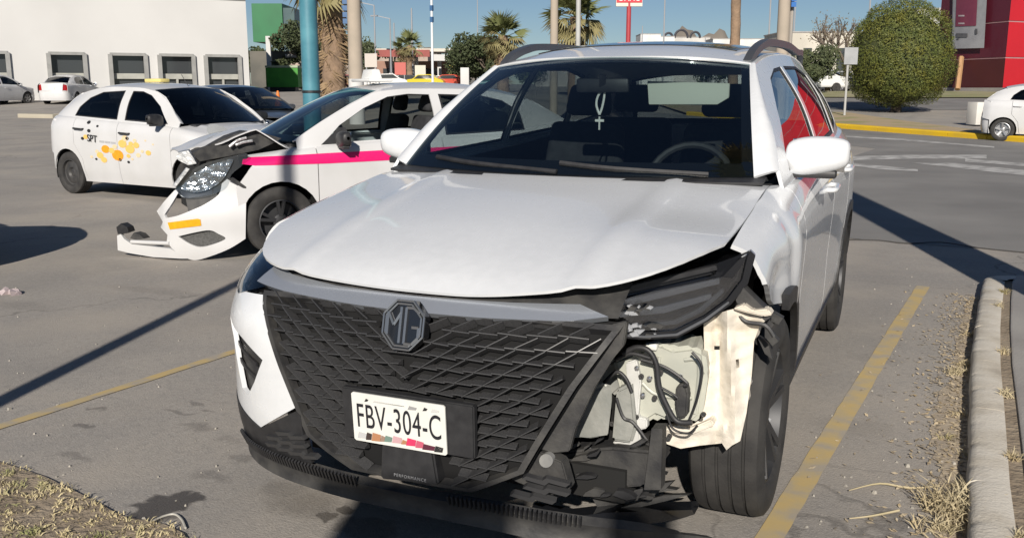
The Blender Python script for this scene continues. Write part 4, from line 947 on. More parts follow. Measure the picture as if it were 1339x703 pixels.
# ---- plain saloons further off, one model copied and repainted
def saloon(name, paint, label, group=None, glass=GLASS_SIDE, style='silver'):
    S = empty(name, (0,0,0), 0, label, 'car', group); sp = sedan_spec(); sp['handles'] = [('front_door', 2.22, .83), ('rear_door', 3.18, .86)]
    sh = car_shell(S, sp, paint, glass=(GLASS_SIDE, glass, glass)); dress(S, sp, sh, paint, style, .195, paint, paint, my=1.44, mz=.955); cabin(S, 1.22, .52); sedan_front(S, paint); tail(S, paint, 4.49)
    return S
def place(S, u, d, deg, ref=(0, 2.2)):
    """stand the car so that its own point ref lies at column u, depth d"""
    a = radians(deg); g_ = gpt(u, d); c, s = cos(a), sin(a)
    S.location = (g_.x-(c*ref[0]-s*ref[1]), g_.y-(s*ref[0]+c*ref[1]), g_.z); S.rotation_euler = (0, 0, a)
    return S
grey = place(saloon('grey_saloon', GREYPAINT, 'dark grey saloon parked behind the white hatchback with orange spots', glass=GLASS_DARK), 352, 20.0, 74, (0, .9))
wh = saloon('white_saloon', WHITE2, 'white saloon with its tail to us, parked against the long white building below its windows', glass=GLASS_DARK)
def same(src, name, label, group=None):
    c = copy_tree(src); c.name = name; c['label'] = label
    if group: c['group'] = group
    return c
s3 = same(wh, 'white_saloon', 'white saloon cut off by the picture edge, parked nose out before the long white building')
s4 = same(grey, 'grey_saloon', 'dark grey saloon standing beside the lot, seen by its shadow on the asphalt')
s5 = same(grey, 'grey_saloon', 'dark saloon half hidden between the shrub and the round clipped tree')
hb = empty('white_hatchback', (0,0,0), 0, 'plain white hatchback driving along the road past the yellow kerb', 'car')
shB = car_shell(hb, spH, WHITE2, glass=(GLASS_DARK, GLASS_DARK, GLASS_DARK)); dress(hb, spH, shB, WHITE2, 'silver', .19, WHITE2, WHITE2, my=1.22, mz=1.0, mx=.775); sedan_front(hb, WHITE2, F=FHt); tail(hb, WHITE2, 3.78, True)
place(hb, 1285, 25.2, 80, (-.70, 3.74)); place(wh, 68, 47.5, 205, (0, 4.4))
place(s3, 6, 47.5, 188, (-.7, 2.2))
s4.location = (-5.85, 3.15, 0); s4.rotation_euler = (0, 0, radians(140))
place(s5, 1078, 66, 80, (0, 2.2))

# ================================================================ the ground and the street
def gpix(u, v):
    r = ray(u, v); t = 1.
    while t < 300:
        p = CAM+r*t
        if p.z <= gz(p.x, p.y): break
        t += .02 if t < 30 else .1
    return Vector((p.x, p.y, gz(p.x, p.y)))
def wpt(lat, d, dz=0.):
    p = Vector((CAM.x, CAM.y, 0))+RT*lat+FH*d; p.z = gz_d(d)+dz; return p
def ground_sheet(name, poly, m, dz, du=1.2, kind='structure'):
    """sheet lying on the ground over a polygon of (x, y)"""
    bm = sheet2d(poly, (), du, du)
    for v in bm.verts: v.co.z = gz(v.co.x, v.co.y)+dz
    o = finish(bm, name, m, None, 60); o['kind'] = kind; return o
# --- lot surface: worn grey asphalt-concrete, with cracks, patches, oil stains
def lot_material():
    m = mat('worn_lot', (.25,.24,.225), .88); N, L, b = nodes(m)
    tc = N.new('ShaderNodeTexCoord'); P = tc.outputs['Object']
    def noise(s, d=6, r=.55, off=0):
        n = N.new('ShaderNodeTexNoise'); n.inputs['Scale'].default_value = s; n.inputs['Detail'].default_value = d; n.inputs['Roughness'].default_value = r
        if off:
            ad = N.new('ShaderNodeVectorMath'); ad.operation = 'ADD'; ad.inputs[1].default_value = (off, off*2, 0); L.new(P, ad.inputs[0]); L.new(ad.outputs[0], n.inputs['Vector'])
        else: L.new(P, n.inputs['Vector'])
        return n.outputs[0]
    def ramp(x, stops):
        r = N.new('ShaderNodeValToRGB'); r.color_ramp.elements[0].position = stops[0][0]; r.color_ramp.elements[0].color = (*stops[0][1], 1)
        r.color_ramp.elements[1].position = stops[-1][0]; r.color_ramp.elements[1].color = (*stops[-1][1], 1)
        for p_, c in stops[1:-1]: e = r.color_ramp.elements.new(p_); e.color = (*c, 1)
        L.new(x, r.inputs[0]); return r.outputs[0]
    def mix(f, a, c, mode='MIX'):
        x = N.new('ShaderNodeMix'); x.data_type = 'RGBA'; x.blend_type = mode
        if isinstance(f, float): x.inputs[0].default_value = f
        else: L.new(f, x.inputs[0])
        for s_, val in ((6, a), (7, c)):
            if isinstance(val, tuple): x.inputs[s_].default_value = (*val, 1)
            else: L.new(val, x.inputs[s_])
        return x.outputs[2]
    def math_(op, a, c=None):
        x = N.new('ShaderNodeMath'); x.operation = op
        for i, val in enumerate((a, c)):
            if val is None: continue
            if isinstance(val, (int, float)): x.inputs[i].default_value = val
            else: L.new(val, x.inputs[i])
        return x.outputs[0]
    col = ramp(noise(.35, 5), [(.36, (.295,.272,.248)), (.5, (.345,.318,.288)), (.66, (.385,.352,.312))])
    col = mix(math_('MULTIPLY', ramp(noise(2.2, 8, .65, 3), [(.42, (0,0,0)), (.62, (1,1,1))]), .45), col, (.285,.268,.25))
    col = mix(math_('MULTIPLY', ramp(noise(60, 3, .6, 7), [(.35, (1,1,1)), (.50, (0,0,0))]), .30), col, (.19,.183,.175))
    col = mix(math_('MULTIPLY', ramp(noise(95, 2, .5, 9), [(.60, (0,0,0)), (.68, (1,1,1))]), .35), col, (.52,.50,.46))
    # patches laid at different times, coarse stones
    vp_ = N.new('ShaderNodeTexVoronoi'); vp_.inputs['Scale'].default_value = .26; vp_.inputs['Randomness'].default_value = .9; L.new(P, vp_.inputs['Vector'])
    col = mix(math_('MULTIPLY', vp_.outputs['Color'], .35), col, mix(.6, col, (.24,.228,.215)))
    col = mix(math_('MULTIPLY', ramp(noise(26, 5, .7, 17), [(.50, (0,0,0)), (.62, (1,1,1))]), .38), col, (.22,.21,.198))
    col = mix(math_('MULTIPLY', ramp(noise(34, 4, .7, 19), [(.56, (0,0,0)), (.66, (1,1,1))]), .35), col, (.47,.445,.41))
    # faint tyre tracks
    sxx = N.new('ShaderNodeSeparateXYZ'); L.new(P, sxx.inputs[0]); wv_ = N.new('ShaderNodeTexWave'); wv_.wave_type = 'BANDS'; wv_.bands_direction = 'X'; wv_.inputs['Scale'].default_value = .17; wv_.inputs['Distortion'].default_value = 3.5; wv_.inputs['Detail'].default_value = 3; wv_.inputs['Detail Scale'].default_value = .6; L.new(P, wv_.inputs['Vector'])
    col = mix(math_('MULTIPLY', ramp(wv_.outputs['Fac'], [(.80, (0,0,0)), (.97, (1,1,1))]), .16), col, (.18,.172,.165))
    # tan dust
    col = mix(math_('MULTIPLY', ramp(noise(.9, 6, .6, 13), [(.46, (0,0,0)), (.66, (1,1,1))]), .55), col, (.415,.37,.315))
    # hairline cracks
    vo = N.new('ShaderNodeTexVoronoi'); vo.feature = 'DISTANCE_TO_EDGE'; vo.inputs['Scale'].default_value = .32
    nn = N.new('ShaderNodeTexNoise'); nn.inputs['Scale'].default_value = 2.3; nn.inputs['Detail'].default_value = 6; L.new(P, nn.inputs['Vector'])
    vm = N.new('ShaderNodeVectorMath'); vm.operation = 'MULTIPLY_ADD'; vm.inputs[1].default_value = (.9,.9,.9); L.new(nn.outputs[1], vm.inputs[0]); L.new(P, vm.inputs[2]); L.new(vm.outputs[0], vo.inputs['Vector'])
    ck = ramp(vo.outputs[0], [(.0, (1,1,1)), (.0025, (1,1,1)), (.006, (0,0,0))])
    ckm = math_('MULTIPLY', ck, math_('MULTIPLY', ramp(noise(.5, 3, .5, 21), [(.48, (0,0,0)), (.60, (1,1,1))]), .5))
    col = mix(ckm, col, (.075,.07,.066))
    # oil stains, each with its own place and outline
    sx = N.new('ShaderNodeSeparateXYZ'); wob = N.new('ShaderNodeTexNoise'); wob.inputs['Scale'].default_value = 11; wob.inputs['Detail'].default_value = 5; L.new(P, wob.inputs['Vector'])
    wm = N.new('ShaderNodeVectorMath'); wm.operation = 'MULTIPLY_ADD'; wm.inputs[1].default_value = (.16,.16,0); L.new(wob.outputs[1], wm.inputs[0]); L.new(P, wm.inputs[2]); L.new(wm.outputs[0], sx.inputs[0])
    tot = None; wet = None
    stains = [(243,652,.075,.05,.85,1),(222,660,.10,.055,.85,1),(200,668,.10,.05,.85,1),(182,680,.08,.06,.85,1),(212,676,.06,.04,.6,1),(430,672,.05,.035,.7,1),(455,665,.05,.03,.7,1),(400,660,.16,.12,.35,0),(370,640,.12,.10,.3,0),(480,690,.12,.08,.45,0),(315,600,.06,.035,.3,0),(345,605,.035,.014,.5,0),(235,540,.09,.03,.35,0),(260,560,.10,.05,.3,0),(255,528,.05,.02,.35,0),(270,537,.04,.02,.35,0),(108,556,.07,.03,.45,0),(125,535,.06,.025,.4,0),(95,597,.10,.03,.3,0),(300,575,.07,.05,.2,0),(280,625,.10,.04,.25,0),(410,610,.12,.08,.25,0),(600,640,.2,.1,.2,0),(30,400,.3,.12,.15,0),(200,380,.5,.1,.15,0),(1120,560,.2,.12,.12,0),(1150,470,.15,.1,.12,0)]
    for u, v, a_, b2, st, wt in stains:
        p = gpix(u, v); ex = math_('DIVIDE', math_('SUBTRACT', sx.outputs[0], p.x+.08), a_); ey = math_('DIVIDE', math_('SUBTRACT', sx.outputs[1], p.y+.08), b2)
        d = math_('ADD', math_('MULTIPLY', ex, ex), math_('MULTIPLY', ey, ey))
        mr = N.new('ShaderNodeMapRange'); mr.inputs[1].default_value = 1.15; mr.inputs[2].default_value = .6 if st > .4 else .2; mr.inputs[3].default_value = 0; mr.inputs[4].default_value = st; L.new(d, mr.inputs[0])
        tot = mr.outputs[0] if tot is None else math_('MAXIMUM', tot, mr.outputs[0])
    col = mix(tot, col, (.055,.048,.042))
    L.new(col, b.inputs['Base Color'])
    rg = N.new('ShaderNodeMapRange'); rg.inputs[3].default_value = .9; rg.inputs[4].default_value = .40; L.new(tot, rg.inputs[0]); L.new(rg.outputs[0], b.inputs['Roughness'])
    b.inputs['Specular IOR Level'].default_value = .3
    bp = N.new('ShaderNodeBump'); bp.inputs['Strength'].default_value = .5; bp.inputs['Distance'].default_value = .007
    hh = math_('SUBTRACT', noise(110, 4, .6), math_('MULTIPLY', ckm, .8)); L.new(hh, bp.inputs['Height']); L.new(bp.outputs[0], b.inputs['Normal'])
    return m
LOT = lot_material()
# terrain: one sheet out to the horizon, rising gently away from the lot
bm = bmesh.new(); ds = [-12,-6,0,2,4,6,8,10,12,14,16,18,20,23,26,30,34,38,42,46,50,55,60,70,90,130,250,600,1500,4000]
ls = [-4000,-1500,-600,-250,-120,-70,-45,-30,-20,-12,-6,0,6,12,20,30,45,70,120,250,600,1500,4000]
gg = [[bm.verts.new(wpt(l, d)) for l in ls] for d in ds]
for i in range(len(ds)-1):
    for j in range(len(ls)-1): bm.faces.new((gg[i][j], gg[i][j+1], gg[i+1][j+1], gg[i+1][j]))
bm.normal_update()
tag(finish(bm, 'ground', LOT, None, 80), kind='structure')
# road beyond the lot edge: darker asphalt running past
ROADM = noise_mat('road_asphalt', (.185,.178,.17), (.25,.24,.227), .6, .85, bump=.5, bscale=70, dist=.006, detail=8)
E0, E1 = gpix(1110,312), gpix(1339,330); dr = (E1-E0).normalized(); dr.z = 0; nr = Vector((-dr.y, dr.x, 0)); nr = nr if nr.y > 0 else -nr
K0, K1 = gpix(1070,166), gpix(1290,183); dk = (K1-K0).normalized()
q = lambda p: (p.x, p.y)
ra = [q(E0-dr*2.2), q(E0+dr*.2), q(E1), q(E1+dr*40), q(K1+dk*60), q(K1), q(K0), q(K0-dk*25), q(E0-dr*2.2+nr*14)]
ground_sheet('road', ra, ROADM, .004)
tag(tubes('edge_crack', mat('crack_dark', (.05,.047,.045), .95), None, [gpix(u, v)+Vector((0,0,-.003)) for u, v in [(1108,314),(1150,315),(1185,319),(1230,318),(1280,325),(1339,331)]], .016, 5, 3), kind='structure')
# painted road marks: worn white bars
PAINTW = noise_mat('worn_white_paint', (.52,.51,.49), (.27,.26,.25), 3.5, .8, detail=10, lo=.40, hi=.62)
PAINTY = noise_mat('worn_yellow_paint', (.50,.375,.17), (.37,.325,.26), 7, .85, detail=14, lo=.40, hi=.64, c3=(.45,.36,.205))
def strip(name, m, uv, dz=.008):
    P = [gpix(u, v) for u, v in uv]; return ground_sheet(name, [q(p) for p in P], m, dz, .5)
strip('road_marking', PAINTW, [(1110,205),(1200,203),(1290,203),(1290,208),(1200,208),(1110,210)])
strip('road_marking', PAINTW, [(1190,213),(1250,214),(1339,223),(1500,240),(1500,246),(1339,230),(1240,219)])
strip('road_marking', PAINTW, [(1115,214),(1160,218),(1200,222),(1200,225),(1150,222),(1112,217)])
strip('road_marking', PAINTW, [(1262,208),(1339,214),(1500,226),(1500,231),(1339,218),(1262,212)])
strip('road_marking', PAINTW, [(1085,177),(1180,182),(1300,192),(1300,194),(1180,184),(1085,178.5)])
# yellow bay lines, broken where the paint has cracked off
def bay_line(a, b, wd, n, seed):
    rr_ = random.Random(seed); d = (b-a); L_ = d.length; d.normalize(); s = Vector((-d.y, d.x, 0)); lft, rgt = [], []
    for i in range(n+1):
        p = a+d*L_*i/n; lft.append(q(p+s*(wd/2+rr_.uniform(-.003,.003)))); rgt.append(q(p-s*(wd/2+rr_.uniform(-.003,.003))))
    ground_sheet('bay_line', lft+rgt[::-1], PAINTY, .004, .4)
def gl(u, v): p = gpix(u, v); return p
bay_line(gl(1008,703)+(gl(1008,703)-gl(1207,375)).normalized()*1.5, gl(1207,375), .088, 60, 1)
bay_line(gl(0,560)+(gl(0,560)-gl(300,463)).normalized()*.6, gl(300,463)+(gl(300,463)-gl(0,560)).normalized()*2.5, .065, 40, 2)
# --- kerb and pavement on the right: cast sections side by side, a little uneven
CONC = noise_mat('kerb_concrete', (.60,.56,.49), (.36,.32,.265), 4.5, .92, bump=.6, bscale=80, dist=.005, detail=11, lo=.42, hi=.74, c3=(.52,.475,.40))
kp = [(1.50,-.6),(1.515,.5),(1.535,1.3),(1.575,2.15),(1.61,2.95),(1.66,3.75),(1.72,4.55),(1.78,5.25)]
kerb = tag(empty('kerb'), kind='structure')
for i in range(len(kp)-1):
    bm = bmesh.new(); a, b = Vector((*kp[i], 0)), Vector((*kp[i+1], 0)); d = (b-a).normalized(); s = Vector((d.y, -d.x, 0)); a = a+d*.0006; b = b-d*.0006; jit = 0
    if i == len(kp)-2: prof = [(.0,-.05),(.005,.055),(.014,.070),(.032,.079),(.07,.081),(.12,.080),(.142,.074),(.142,-.05)]
    else: prof = [(.0,-.05),(.005,.055),(.014,.070),(.032,.079),(.07,.081),(.118,.080),(.138,.074),(.142,-.05)]
    rings = []
    nk = 34
    for t in range(nk+1):
        p = a+(b-a)*t/nk; chip = max(0, sin(t*.9+i*3)*sin(t*.37+i)-.5)*.014; wv = .0022*sin(t*.21+i*2.1)
        rings.append([bm.verts.new(p+s*(x+jit*.6+(wv+random.gauss(0,.0005)+(chip if .05 < z < .081 and x < .05 else 0) if x < .06 else 0))+Vector((0,0,z+(wv*.5+random.gauss(0,.0004)-(chip*.8 if x < .05 else 0) if z > .05 else 0)))) for x, z in prof])
    for r1, r2 in zip(rings, rings[1:]):
        for k in range(len(prof)-1): bm.faces.new((r1[k], r1[k+1], r2[k+1], r2[k]))
    bm.faces.new(rings[0][::-1]); bm.faces.new(rings[-1]); bmesh.ops.recalc_face_normals(bm, faces=bm.faces)
    finish(bm, 'kerb_stone', CONC, kerb, 60)
E5 = Vector((1.78,5.25,0))
bm = bmesh.new(); cc = E5+Vector((.22,.0,0)); rings = []
for t in range(13):
    a = pi-pi*.5*t/12*1.2; rings.append([bm.verts.new(cc+Vector((cos(a)*r_, sin(a)*r_*1.3, z))) for r_, z in ((.22,-.05),(.216,.055),(.205,.072),(.17,.080),(.06,.082))])
for r1, r2 in zip(rings, rings[1:]):
    for k in range(4): bm.faces.new((r1[k], r1[k+1], r2[k+1], r2[k]))
bmesh.ops.recalc_face_normals(bm, faces=bm.faces); finish(bm, 'kerb_stone', CONC, kerb, 50)
PAVE = noise_mat('pavement_concrete', (.42,.40,.37), (.34,.32,.30), 2.2, .9, bump=.5, bscale=60, dist=.006)
dirt = noise_mat('dry_dirt', (.24,.19,.135), (.33,.27,.20), 5, .95, bump=.8, bscale=40, dist=.02)
def rib_sheet(name, off0, off1, z, m):
    bm = bmesh.new(); rows = []
    for x, y in kp+[(1.82,5.5)]: rows.append([bm.verts.new((x+off0, y, z)), bm.verts.new((x+off1, y, z))])
    for r1, r2 in zip(rows, rows[1:]): bm.faces.new((r1[0], r1[1], r2[1], r2[0]))
    return tag(finish(bm, name, m, None), kind='structure')
rib_sheet('verge', .135, .20, .066, dirt); 
bm = bmesh.new(); rows = [[bm.verts.new((x+o_, y, z)) for o_, z in ((.188,.04),(.192,.076),(.204,.083),(3.2,.085))] for x, y in kp+[(1.82,5.5)]]
for r1, r2 in zip(rows, rows[1:]):
    for k in range(3): bm.faces.new((r1[k], r1[k+1], r2[k+1], r2[k]))
tag(finish(bm, 'pavement', PAVE, None, 40), kind='structure')
# --- dry grass, weeds and litter
rk = random.Random(8); lf = []
for i in range(90):
    y = -.5+i*.06; x0 = lin([p[1] for p in kp], [p[0] for p in kp])(y); lf.append((x0-.05-.07*abs(sin(y*1.9+.6))*abs(sin(y*.8))-rk.uniform(0,.035), y))
rt_ = [(lin([p[1] for p in kp], [p[0] for p in kp])(-.5+i*.06)+.02, -.5+i*.06) for i in range(90)]
ground_sheet('soil', rt_+lf[::-1], noise_mat('swept_sand', (.42,.35,.26), (.33,.28,.22), 9, .95, bump=.8, bscale=70, dist=.008), .003, .12)
def tuft(bm, p, n, h, sp, rnd):
    for _ in range(n):
        a = rnd.uniform(0, 2*pi); r_ = rnd.uniform(0, sp); b = Vector((p[0]+r_*cos(a), p[1]+r_*sin(a), p[2])); a2 = rnd.uniform(0, 2*pi); l = h*rnd.uniform(.4, 1.1); k = rnd.uniform(.2, 1.1)
        d = Vector((cos(a2)*k, sin(a2)*k, 1)).normalized(); s = d.cross(Vector((rnd.uniform(-1,1), rnd.uniform(-1,1), .2))).normalized()*rnd.uniform(.0012,.003)
        m_ = b+d*l*.55; e = b+d*l*.9+Vector((cos(a2)*l*.35*k, sin(a2)*l*.35*k, -l*.12*k))
        v = [bm.verts.new(b-s), bm.verts.new(b+s), bm.verts.new(m_+s*.8), bm.verts.new(m_-s*.8), bm.verts.new(e)]
        bm.faces.new((v[0], v[1], v[2], v[3])); bm.faces.new((v[3], v[2], v[4]))
DRYG = noise_mat('dry_grass', (.42,.34,.20), (.30,.26,.13), 3.0, .9, c3=(.47,.40,.26)); 
GREENG = noise_mat('half_green_grass', (.46,.39,.22), (.20,.22,.08), 4.5, .9, c3=(.54,.46,.28))
rg = random.Random(21)
soil = [q(gpix(u, v)) for u, v in [(-60,590),(10,612),(60,628),(110,652),(160,678),(215,690),(240,703),(262,740)]]
soil = [(p[0], p[1]) for p in soil]+[(-.75,-1.2),(-2.6,-1.2)]
ground_sheet('soil', soil, dirt, .012, .15)
bm = bmesh.new()
for _ in range(900):
    x, y = rg.uniform(-2.3,-.7), rg.uniform(-.7,.35)
    if not inpoly((x, y), soil): continue
    tuft(bm, (x, y, .01), 12, rg.uniform(.012,.036), .035, rg)
tag(finish(bm, 'grass_patch', GREENG, None, smooth=False), 'patch of dry half-green grass on bare soil at the lot edge', 'grass', kind='stuff')
bm = bmesh.new()
for u, v, n, h, sp in [(1245,670,260,.13,.11),(1270,690,150,.10,.09),(1225,695,90,.07,.08),(1250,490,90,.07,.06),(1262,480,60,.06,.05),(1270,600,40,.05,.05),(1240,575,40,.04,.05),(1258,640,50,.05,.06),(1255,545,40,.04,.05),(1268,440,40,.05,.06)]:
    p = gpix(u, v); tuft(bm, (p.x, p.y, 0), n, h, sp, rg)
for k in range(7):
    x, y = kp[min(k, 6)]; tuft(bm, (x+.165, y+.4+rg.uniform(-.2,.2), .064), 55, .06, .035, rg)
tag(finish(bm, 'dry_weeds', DRYG, None, smooth=False), 'straw-coloured weed tufts growing along the concrete kerb', 'weeds', kind='stuff')
bm = bmesh.new()
for _ in range(2600):
    t = rg.random(); y = -.2+t*5.2; x0 = lin([p[1] for p in kp], [p[0] for p in kp])(y); x = x0-abs(rg.gauss(0, .10))*(1 if rg.random() < .8 else 2.3)-.005
    s = rg.uniform(.003,.011); a = rg.uniform(0, pi); c = Vector((x, y, .004+rg.uniform(0,.006)))
    d1 = Vector((cos(a), sin(a), rg.uniform(-.3,.3)))*s*1.6; d2 = Vector((-sin(a), cos(a), rg.uniform(-.4,.4)))*s*.7
    bm.faces.new([bm.verts.new(c+d1), bm.verts.new(c+d2), bm.verts.new(c-d1), bm.verts.new(c-d2)])
tag(finish(bm, 'leaf_litter', noise_mat('litter', (.40,.30,.16), (.22,.17,.11), 30, .9, c3=(.5,.42,.3)), None, smooth=False), 'dry leaf crumbs and straw swept against the kerb', 'litter', kind='stuff')
bm = bmesh.new()
for _ in range(420):
    u, v = rg.uniform(0,1339), rg.uniform(330,700)
    p = gpix(u, v); s = rg.uniform(.003,.009)*(1 if rg.random() < .93 else 1.7)
    if -.95 < p.x < .95 and p.y > .1: continue
    box(bm, (p.x, p.y, s*.4), (s*rg.uniform(.8,1.5), s, s*.8), Matrix.Rotation(rg.uniform(0,3), 3, 'Z'), .6)
tag(finish(bm, 'grit', noise_mat('grit_stone', (.42,.39,.34), (.2,.19,.17), 12, .9), None, smooth=False), 'small loose stones scattered over the asphalt', 'grit', kind='stuff')
for k, L_ in enumerate(([(1110,645),(1150,638),(1190,642),(1228,640)], [(1110,684),(1140,680),(1175,672)])):
    p_ = [gpix(u, v)+Vector((0,0,.012)) for u, v in L_]; tag(tubes('dry_stalk', DRYG, None, p_, [.002,.004,.005,.003][:len(p_)], 5, 4), ('long pale dry stalk lying flat on the asphalt, its end touching the weeds', 'shorter dry stalk lying between the bay line and the big weed tuft')[k], 'stalk')
tag(tubes('wire_loop', mat('pale_wire', (.45,.43,.38), .5), None, [gpix(u, v)+Vector((0,0,.008)) for u, v in [(198,686),(212,678),(228,676),(238,684),(243,696)]], .004, 6, 5), 'thin curled wire lying on the oil stain', 'wire')
bm = bmesh.new(); pc_ = gpix(12,384)
for k in range(7): box(bm, pc_+Vector((rg.uniform(-.09,.09), rg.uniform(-.03,.03), .015)), (rg.uniform(.04,.10), .05, .03), Matrix.Rotation(rg.uniform(0,3), 3, (rg.random(), rg.random(), 1)), .5)
tag(finish(bm, 'crumpled_litter', noise_mat('pink_litter', (.50,.42,.42), (.36,.30,.31), 20, .8), None, smooth=False), 'crumpled pale scrap lying on the open asphalt', 'litter')
# --- median with yellow kerb
medm = noise_mat('median_dirt', (.40,.31,.19), (.28,.27,.11), .7, .95, detail=8, c3=(.43,.33,.21))
K2, K3 = gpix(1290,160), gpix(1060,146)
away = (FH*1.0); 
mp = [K0-dk*8, K1+dk*1.0, K1+dk*3+away*3, K1+dk*3+away*16.5, K0-dk*8+away*8]
ground_sheet('median', [q(p) for p in mp], medm, .10)
YK = noise_mat('yellow_kerb_paint', (.74,.47,.012), (.62,.40,.03), 1.2, .7)
mk = tag(empty('median_kerb'), kind='structure')
pts = [K0-dk*8, K0-dk*4]+[K0+(K1-K0)*i/5 for i in range(6)]+[K1+dk*1.2]
for a, b in zip(pts, pts[1:]):
    bm = bmesh.new(); d = (b-a).normalized(); a = a+d*.01; b = b-d*.01; n_ = Vector((-d.y, d.x, 0)); n_ = n_ if n_.dot(FH) > 0 else -n_
    for z0 in (0,):
        P_ = [(0,-.1),(0,.12),(.03,.15),(.32,.15),(.32,-.1)]
        ra_ = [bm.verts.new(Vector((a.x, a.y, gz(a.x, a.y)))+n_*o_+Vector((0,0,z))) for o_, z in P_]; rb_ = [bm.verts.new(Vector((b.x, b.y, gz(b.x, b.y)))+n_*o_+Vector((0,0,z))) for o_, z in P_]
        for k in range(4): bm.faces.new((ra_[k], ra_[k+1], rb_[k+1], rb_[k]))
        bm.faces.new(ra_[::-1]); bm.faces.new(rb_)
    bmesh.ops.recalc_face_normals(bm, faces=bm.faces); finish(bm, 'kerb_stone', YK, mk, 30)
# far carriageway and its pale verge
ground_sheet('far_road', [q(wpt(l, d)) for l, d in ((8,43.5),(60,40),(60,52),(8,54))], ROADM, .012, 3)
ground_sheet('far_verge', [q(wpt(l, d)) for l, d in ((8,54.2),(60,52.2),(60,61),(8,63))], noise_mat('verge_grass', (.24,.25,.11), (.36,.31,.2), .5, .95), .06, 3)
# pale kerb strip in the open lot on the left
for k, (u0, u1, d) in enumerate(((30,76,37.5),(76,130,37.5))):
    a, b = gpt(u0, d), gpt(u1, d-.6); bm = bmesh.new(); bar(bm, a+Vector((0,0,.04)), b+Vector((0,0,.04)), .8, .22); bevel(bm, .03); o = finish(bm, 'lot_kerb', noise_mat('pale_kerb', (.42,.38,.30), (.35,.32,.26), 1, .9)); o['kind'] = 'structure'

# ================================================================ buildings
STUCCO = noise_mat('white_stucco', (.61,.605,.595), (.56,.555,.545), .25, .9, bump=.15, bscale=30)
ALUF = noise_mat('grey_window_frame', (.32,.32,.31), (.27,.27,.26), 3, .6)
PANE = mat('dark_pane', (.05,.055,.06), .12, 0, .4)
BLIND = noise_mat('pale_blind', (.42,.42,.38), (.34,.34,.31), 2, .8)
def on_line(a, b, t): return a+(b-a)*t
A0 = gpt(-70, 49.6); A1 = gpt(327, 57); A0.z = .55; A1.z = .55
wb_ = empty('white_building', A0, 0, 'long low white building with grey framed windows behind the parked cars', 'building')
def bl(p): return Vector(p)-A0
dA = (A1-A0); LA = dA.length; dA.normalize(); nA = Vector((dA.y, -dA.x, 0)); nA = nA if nA.dot(FH) < 0 else -nA
topA = lambda u, v, d: CAM.z+ (115-v)/1218*d
HT = topA(327, 6, 57)-.55
def tcol(u):
    """distance along the facade seen at image column u"""
    r = RT*((u-669.5)/FPX*cos(PIT)) + FH; r.z = 0; o = Vector((CAM.x, CAM.y, 0)); w_ = Vector((A0.x, A0.y, 0))-o
    den = r.x*dA.y-r.y*dA.x; t = (w_.x*dA.y-w_.y*dA.x)/den; p = o+r*t; return (p-Vector((A0.x, A0.y, 0))).dot(dA)
wins = [(tcol(a), tcol(b)) for a, b in ((-28,14),(67,114),(147,193),(211,255),(271,315))]
hz0, hz1 = .8, 2.75
def face(s, z, off=0): return bl(A0+dA*s+nA*off+Vector((0,0,z)))
panel('wall', STUCCO, wb_, lambda s, z: face(s, z), [(-14,-1),(LA,-1),(LA,HT),(-14,HT)], [[(a,hz0),(b,hz0),(b,hz1),(a,hz1)] for a, b in wins], 4, 2, .35)
for k, (a, b) in enumerate(wins):
    w_ = panel('window', PANE, wb_, lambda s, z: face(s, z, -.30), [(a,hz0),(b,hz0),(b,hz1),(a,hz1)], (), 4, 4, 0)
    bm = bmesh.new(); t_ = .16
    for p0, p1 in (((a,hz0),(b,hz0)), ((a,hz1),(b,hz1)), ((a,hz0),(a,hz1)), ((b,hz0),(b,hz1))): bar(bm, face(*p0, .04), face(*p1, .04), t_ if p0[1] == p1[1] else .22, t_ if p0[1] == p1[1] else .22, nA)
    finish(bm, 'window_frame', ALUF, w_)
    bm = bmesh.new(); bar(bm, face(a+.05, 1.55, -.18), face(b-.05, 1.55, -.18), .12, .30, (0,0,1)); finish(bm, 'window_rail', BLIND, w_)
    if k >= 3:
        bm = bmesh.new(); bar(bm, face((a+b)/2, hz0, -.2), face((a+b)/2, 1.5, -.2), .12, .12, nA); finish(bm, 'window_mullion', BLIND, w_)
B1_ = A1+(FH*14+RT*-4.2); B1_.z = .55
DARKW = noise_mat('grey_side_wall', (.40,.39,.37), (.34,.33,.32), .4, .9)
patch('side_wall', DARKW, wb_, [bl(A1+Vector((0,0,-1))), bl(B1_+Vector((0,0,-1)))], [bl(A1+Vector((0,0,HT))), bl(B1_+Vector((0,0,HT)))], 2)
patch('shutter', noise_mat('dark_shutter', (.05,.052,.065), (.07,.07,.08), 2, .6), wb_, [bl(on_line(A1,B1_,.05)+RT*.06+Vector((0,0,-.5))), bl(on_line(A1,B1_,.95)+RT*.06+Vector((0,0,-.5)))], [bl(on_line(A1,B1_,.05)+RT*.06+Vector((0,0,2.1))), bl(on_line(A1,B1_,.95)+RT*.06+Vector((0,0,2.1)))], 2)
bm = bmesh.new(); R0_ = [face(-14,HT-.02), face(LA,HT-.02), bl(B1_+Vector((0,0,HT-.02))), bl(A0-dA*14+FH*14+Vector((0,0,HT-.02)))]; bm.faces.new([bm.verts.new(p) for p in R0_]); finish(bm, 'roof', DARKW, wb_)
bm = bmesh.new(); bar(bm, face(-14,HT+.05,.04), face(LA,HT+.05,.04), .12, .14, (0,0,1)); finish(bm, 'parapet', noise_mat('parapet_grey', (.55,.54,.52), (.5,.49,.47), 1, .8), wb_)
def slab(name, m, par, c, size, rz=0, bev=0):
    bm = bmesh.new(); box(bm, (0,0,0), size); 
    if bev: bevel(bm, bev)
    o = finish(bm, name, m, par, 30); o.location = c; o.rotation_euler = (0,0,rz); return o
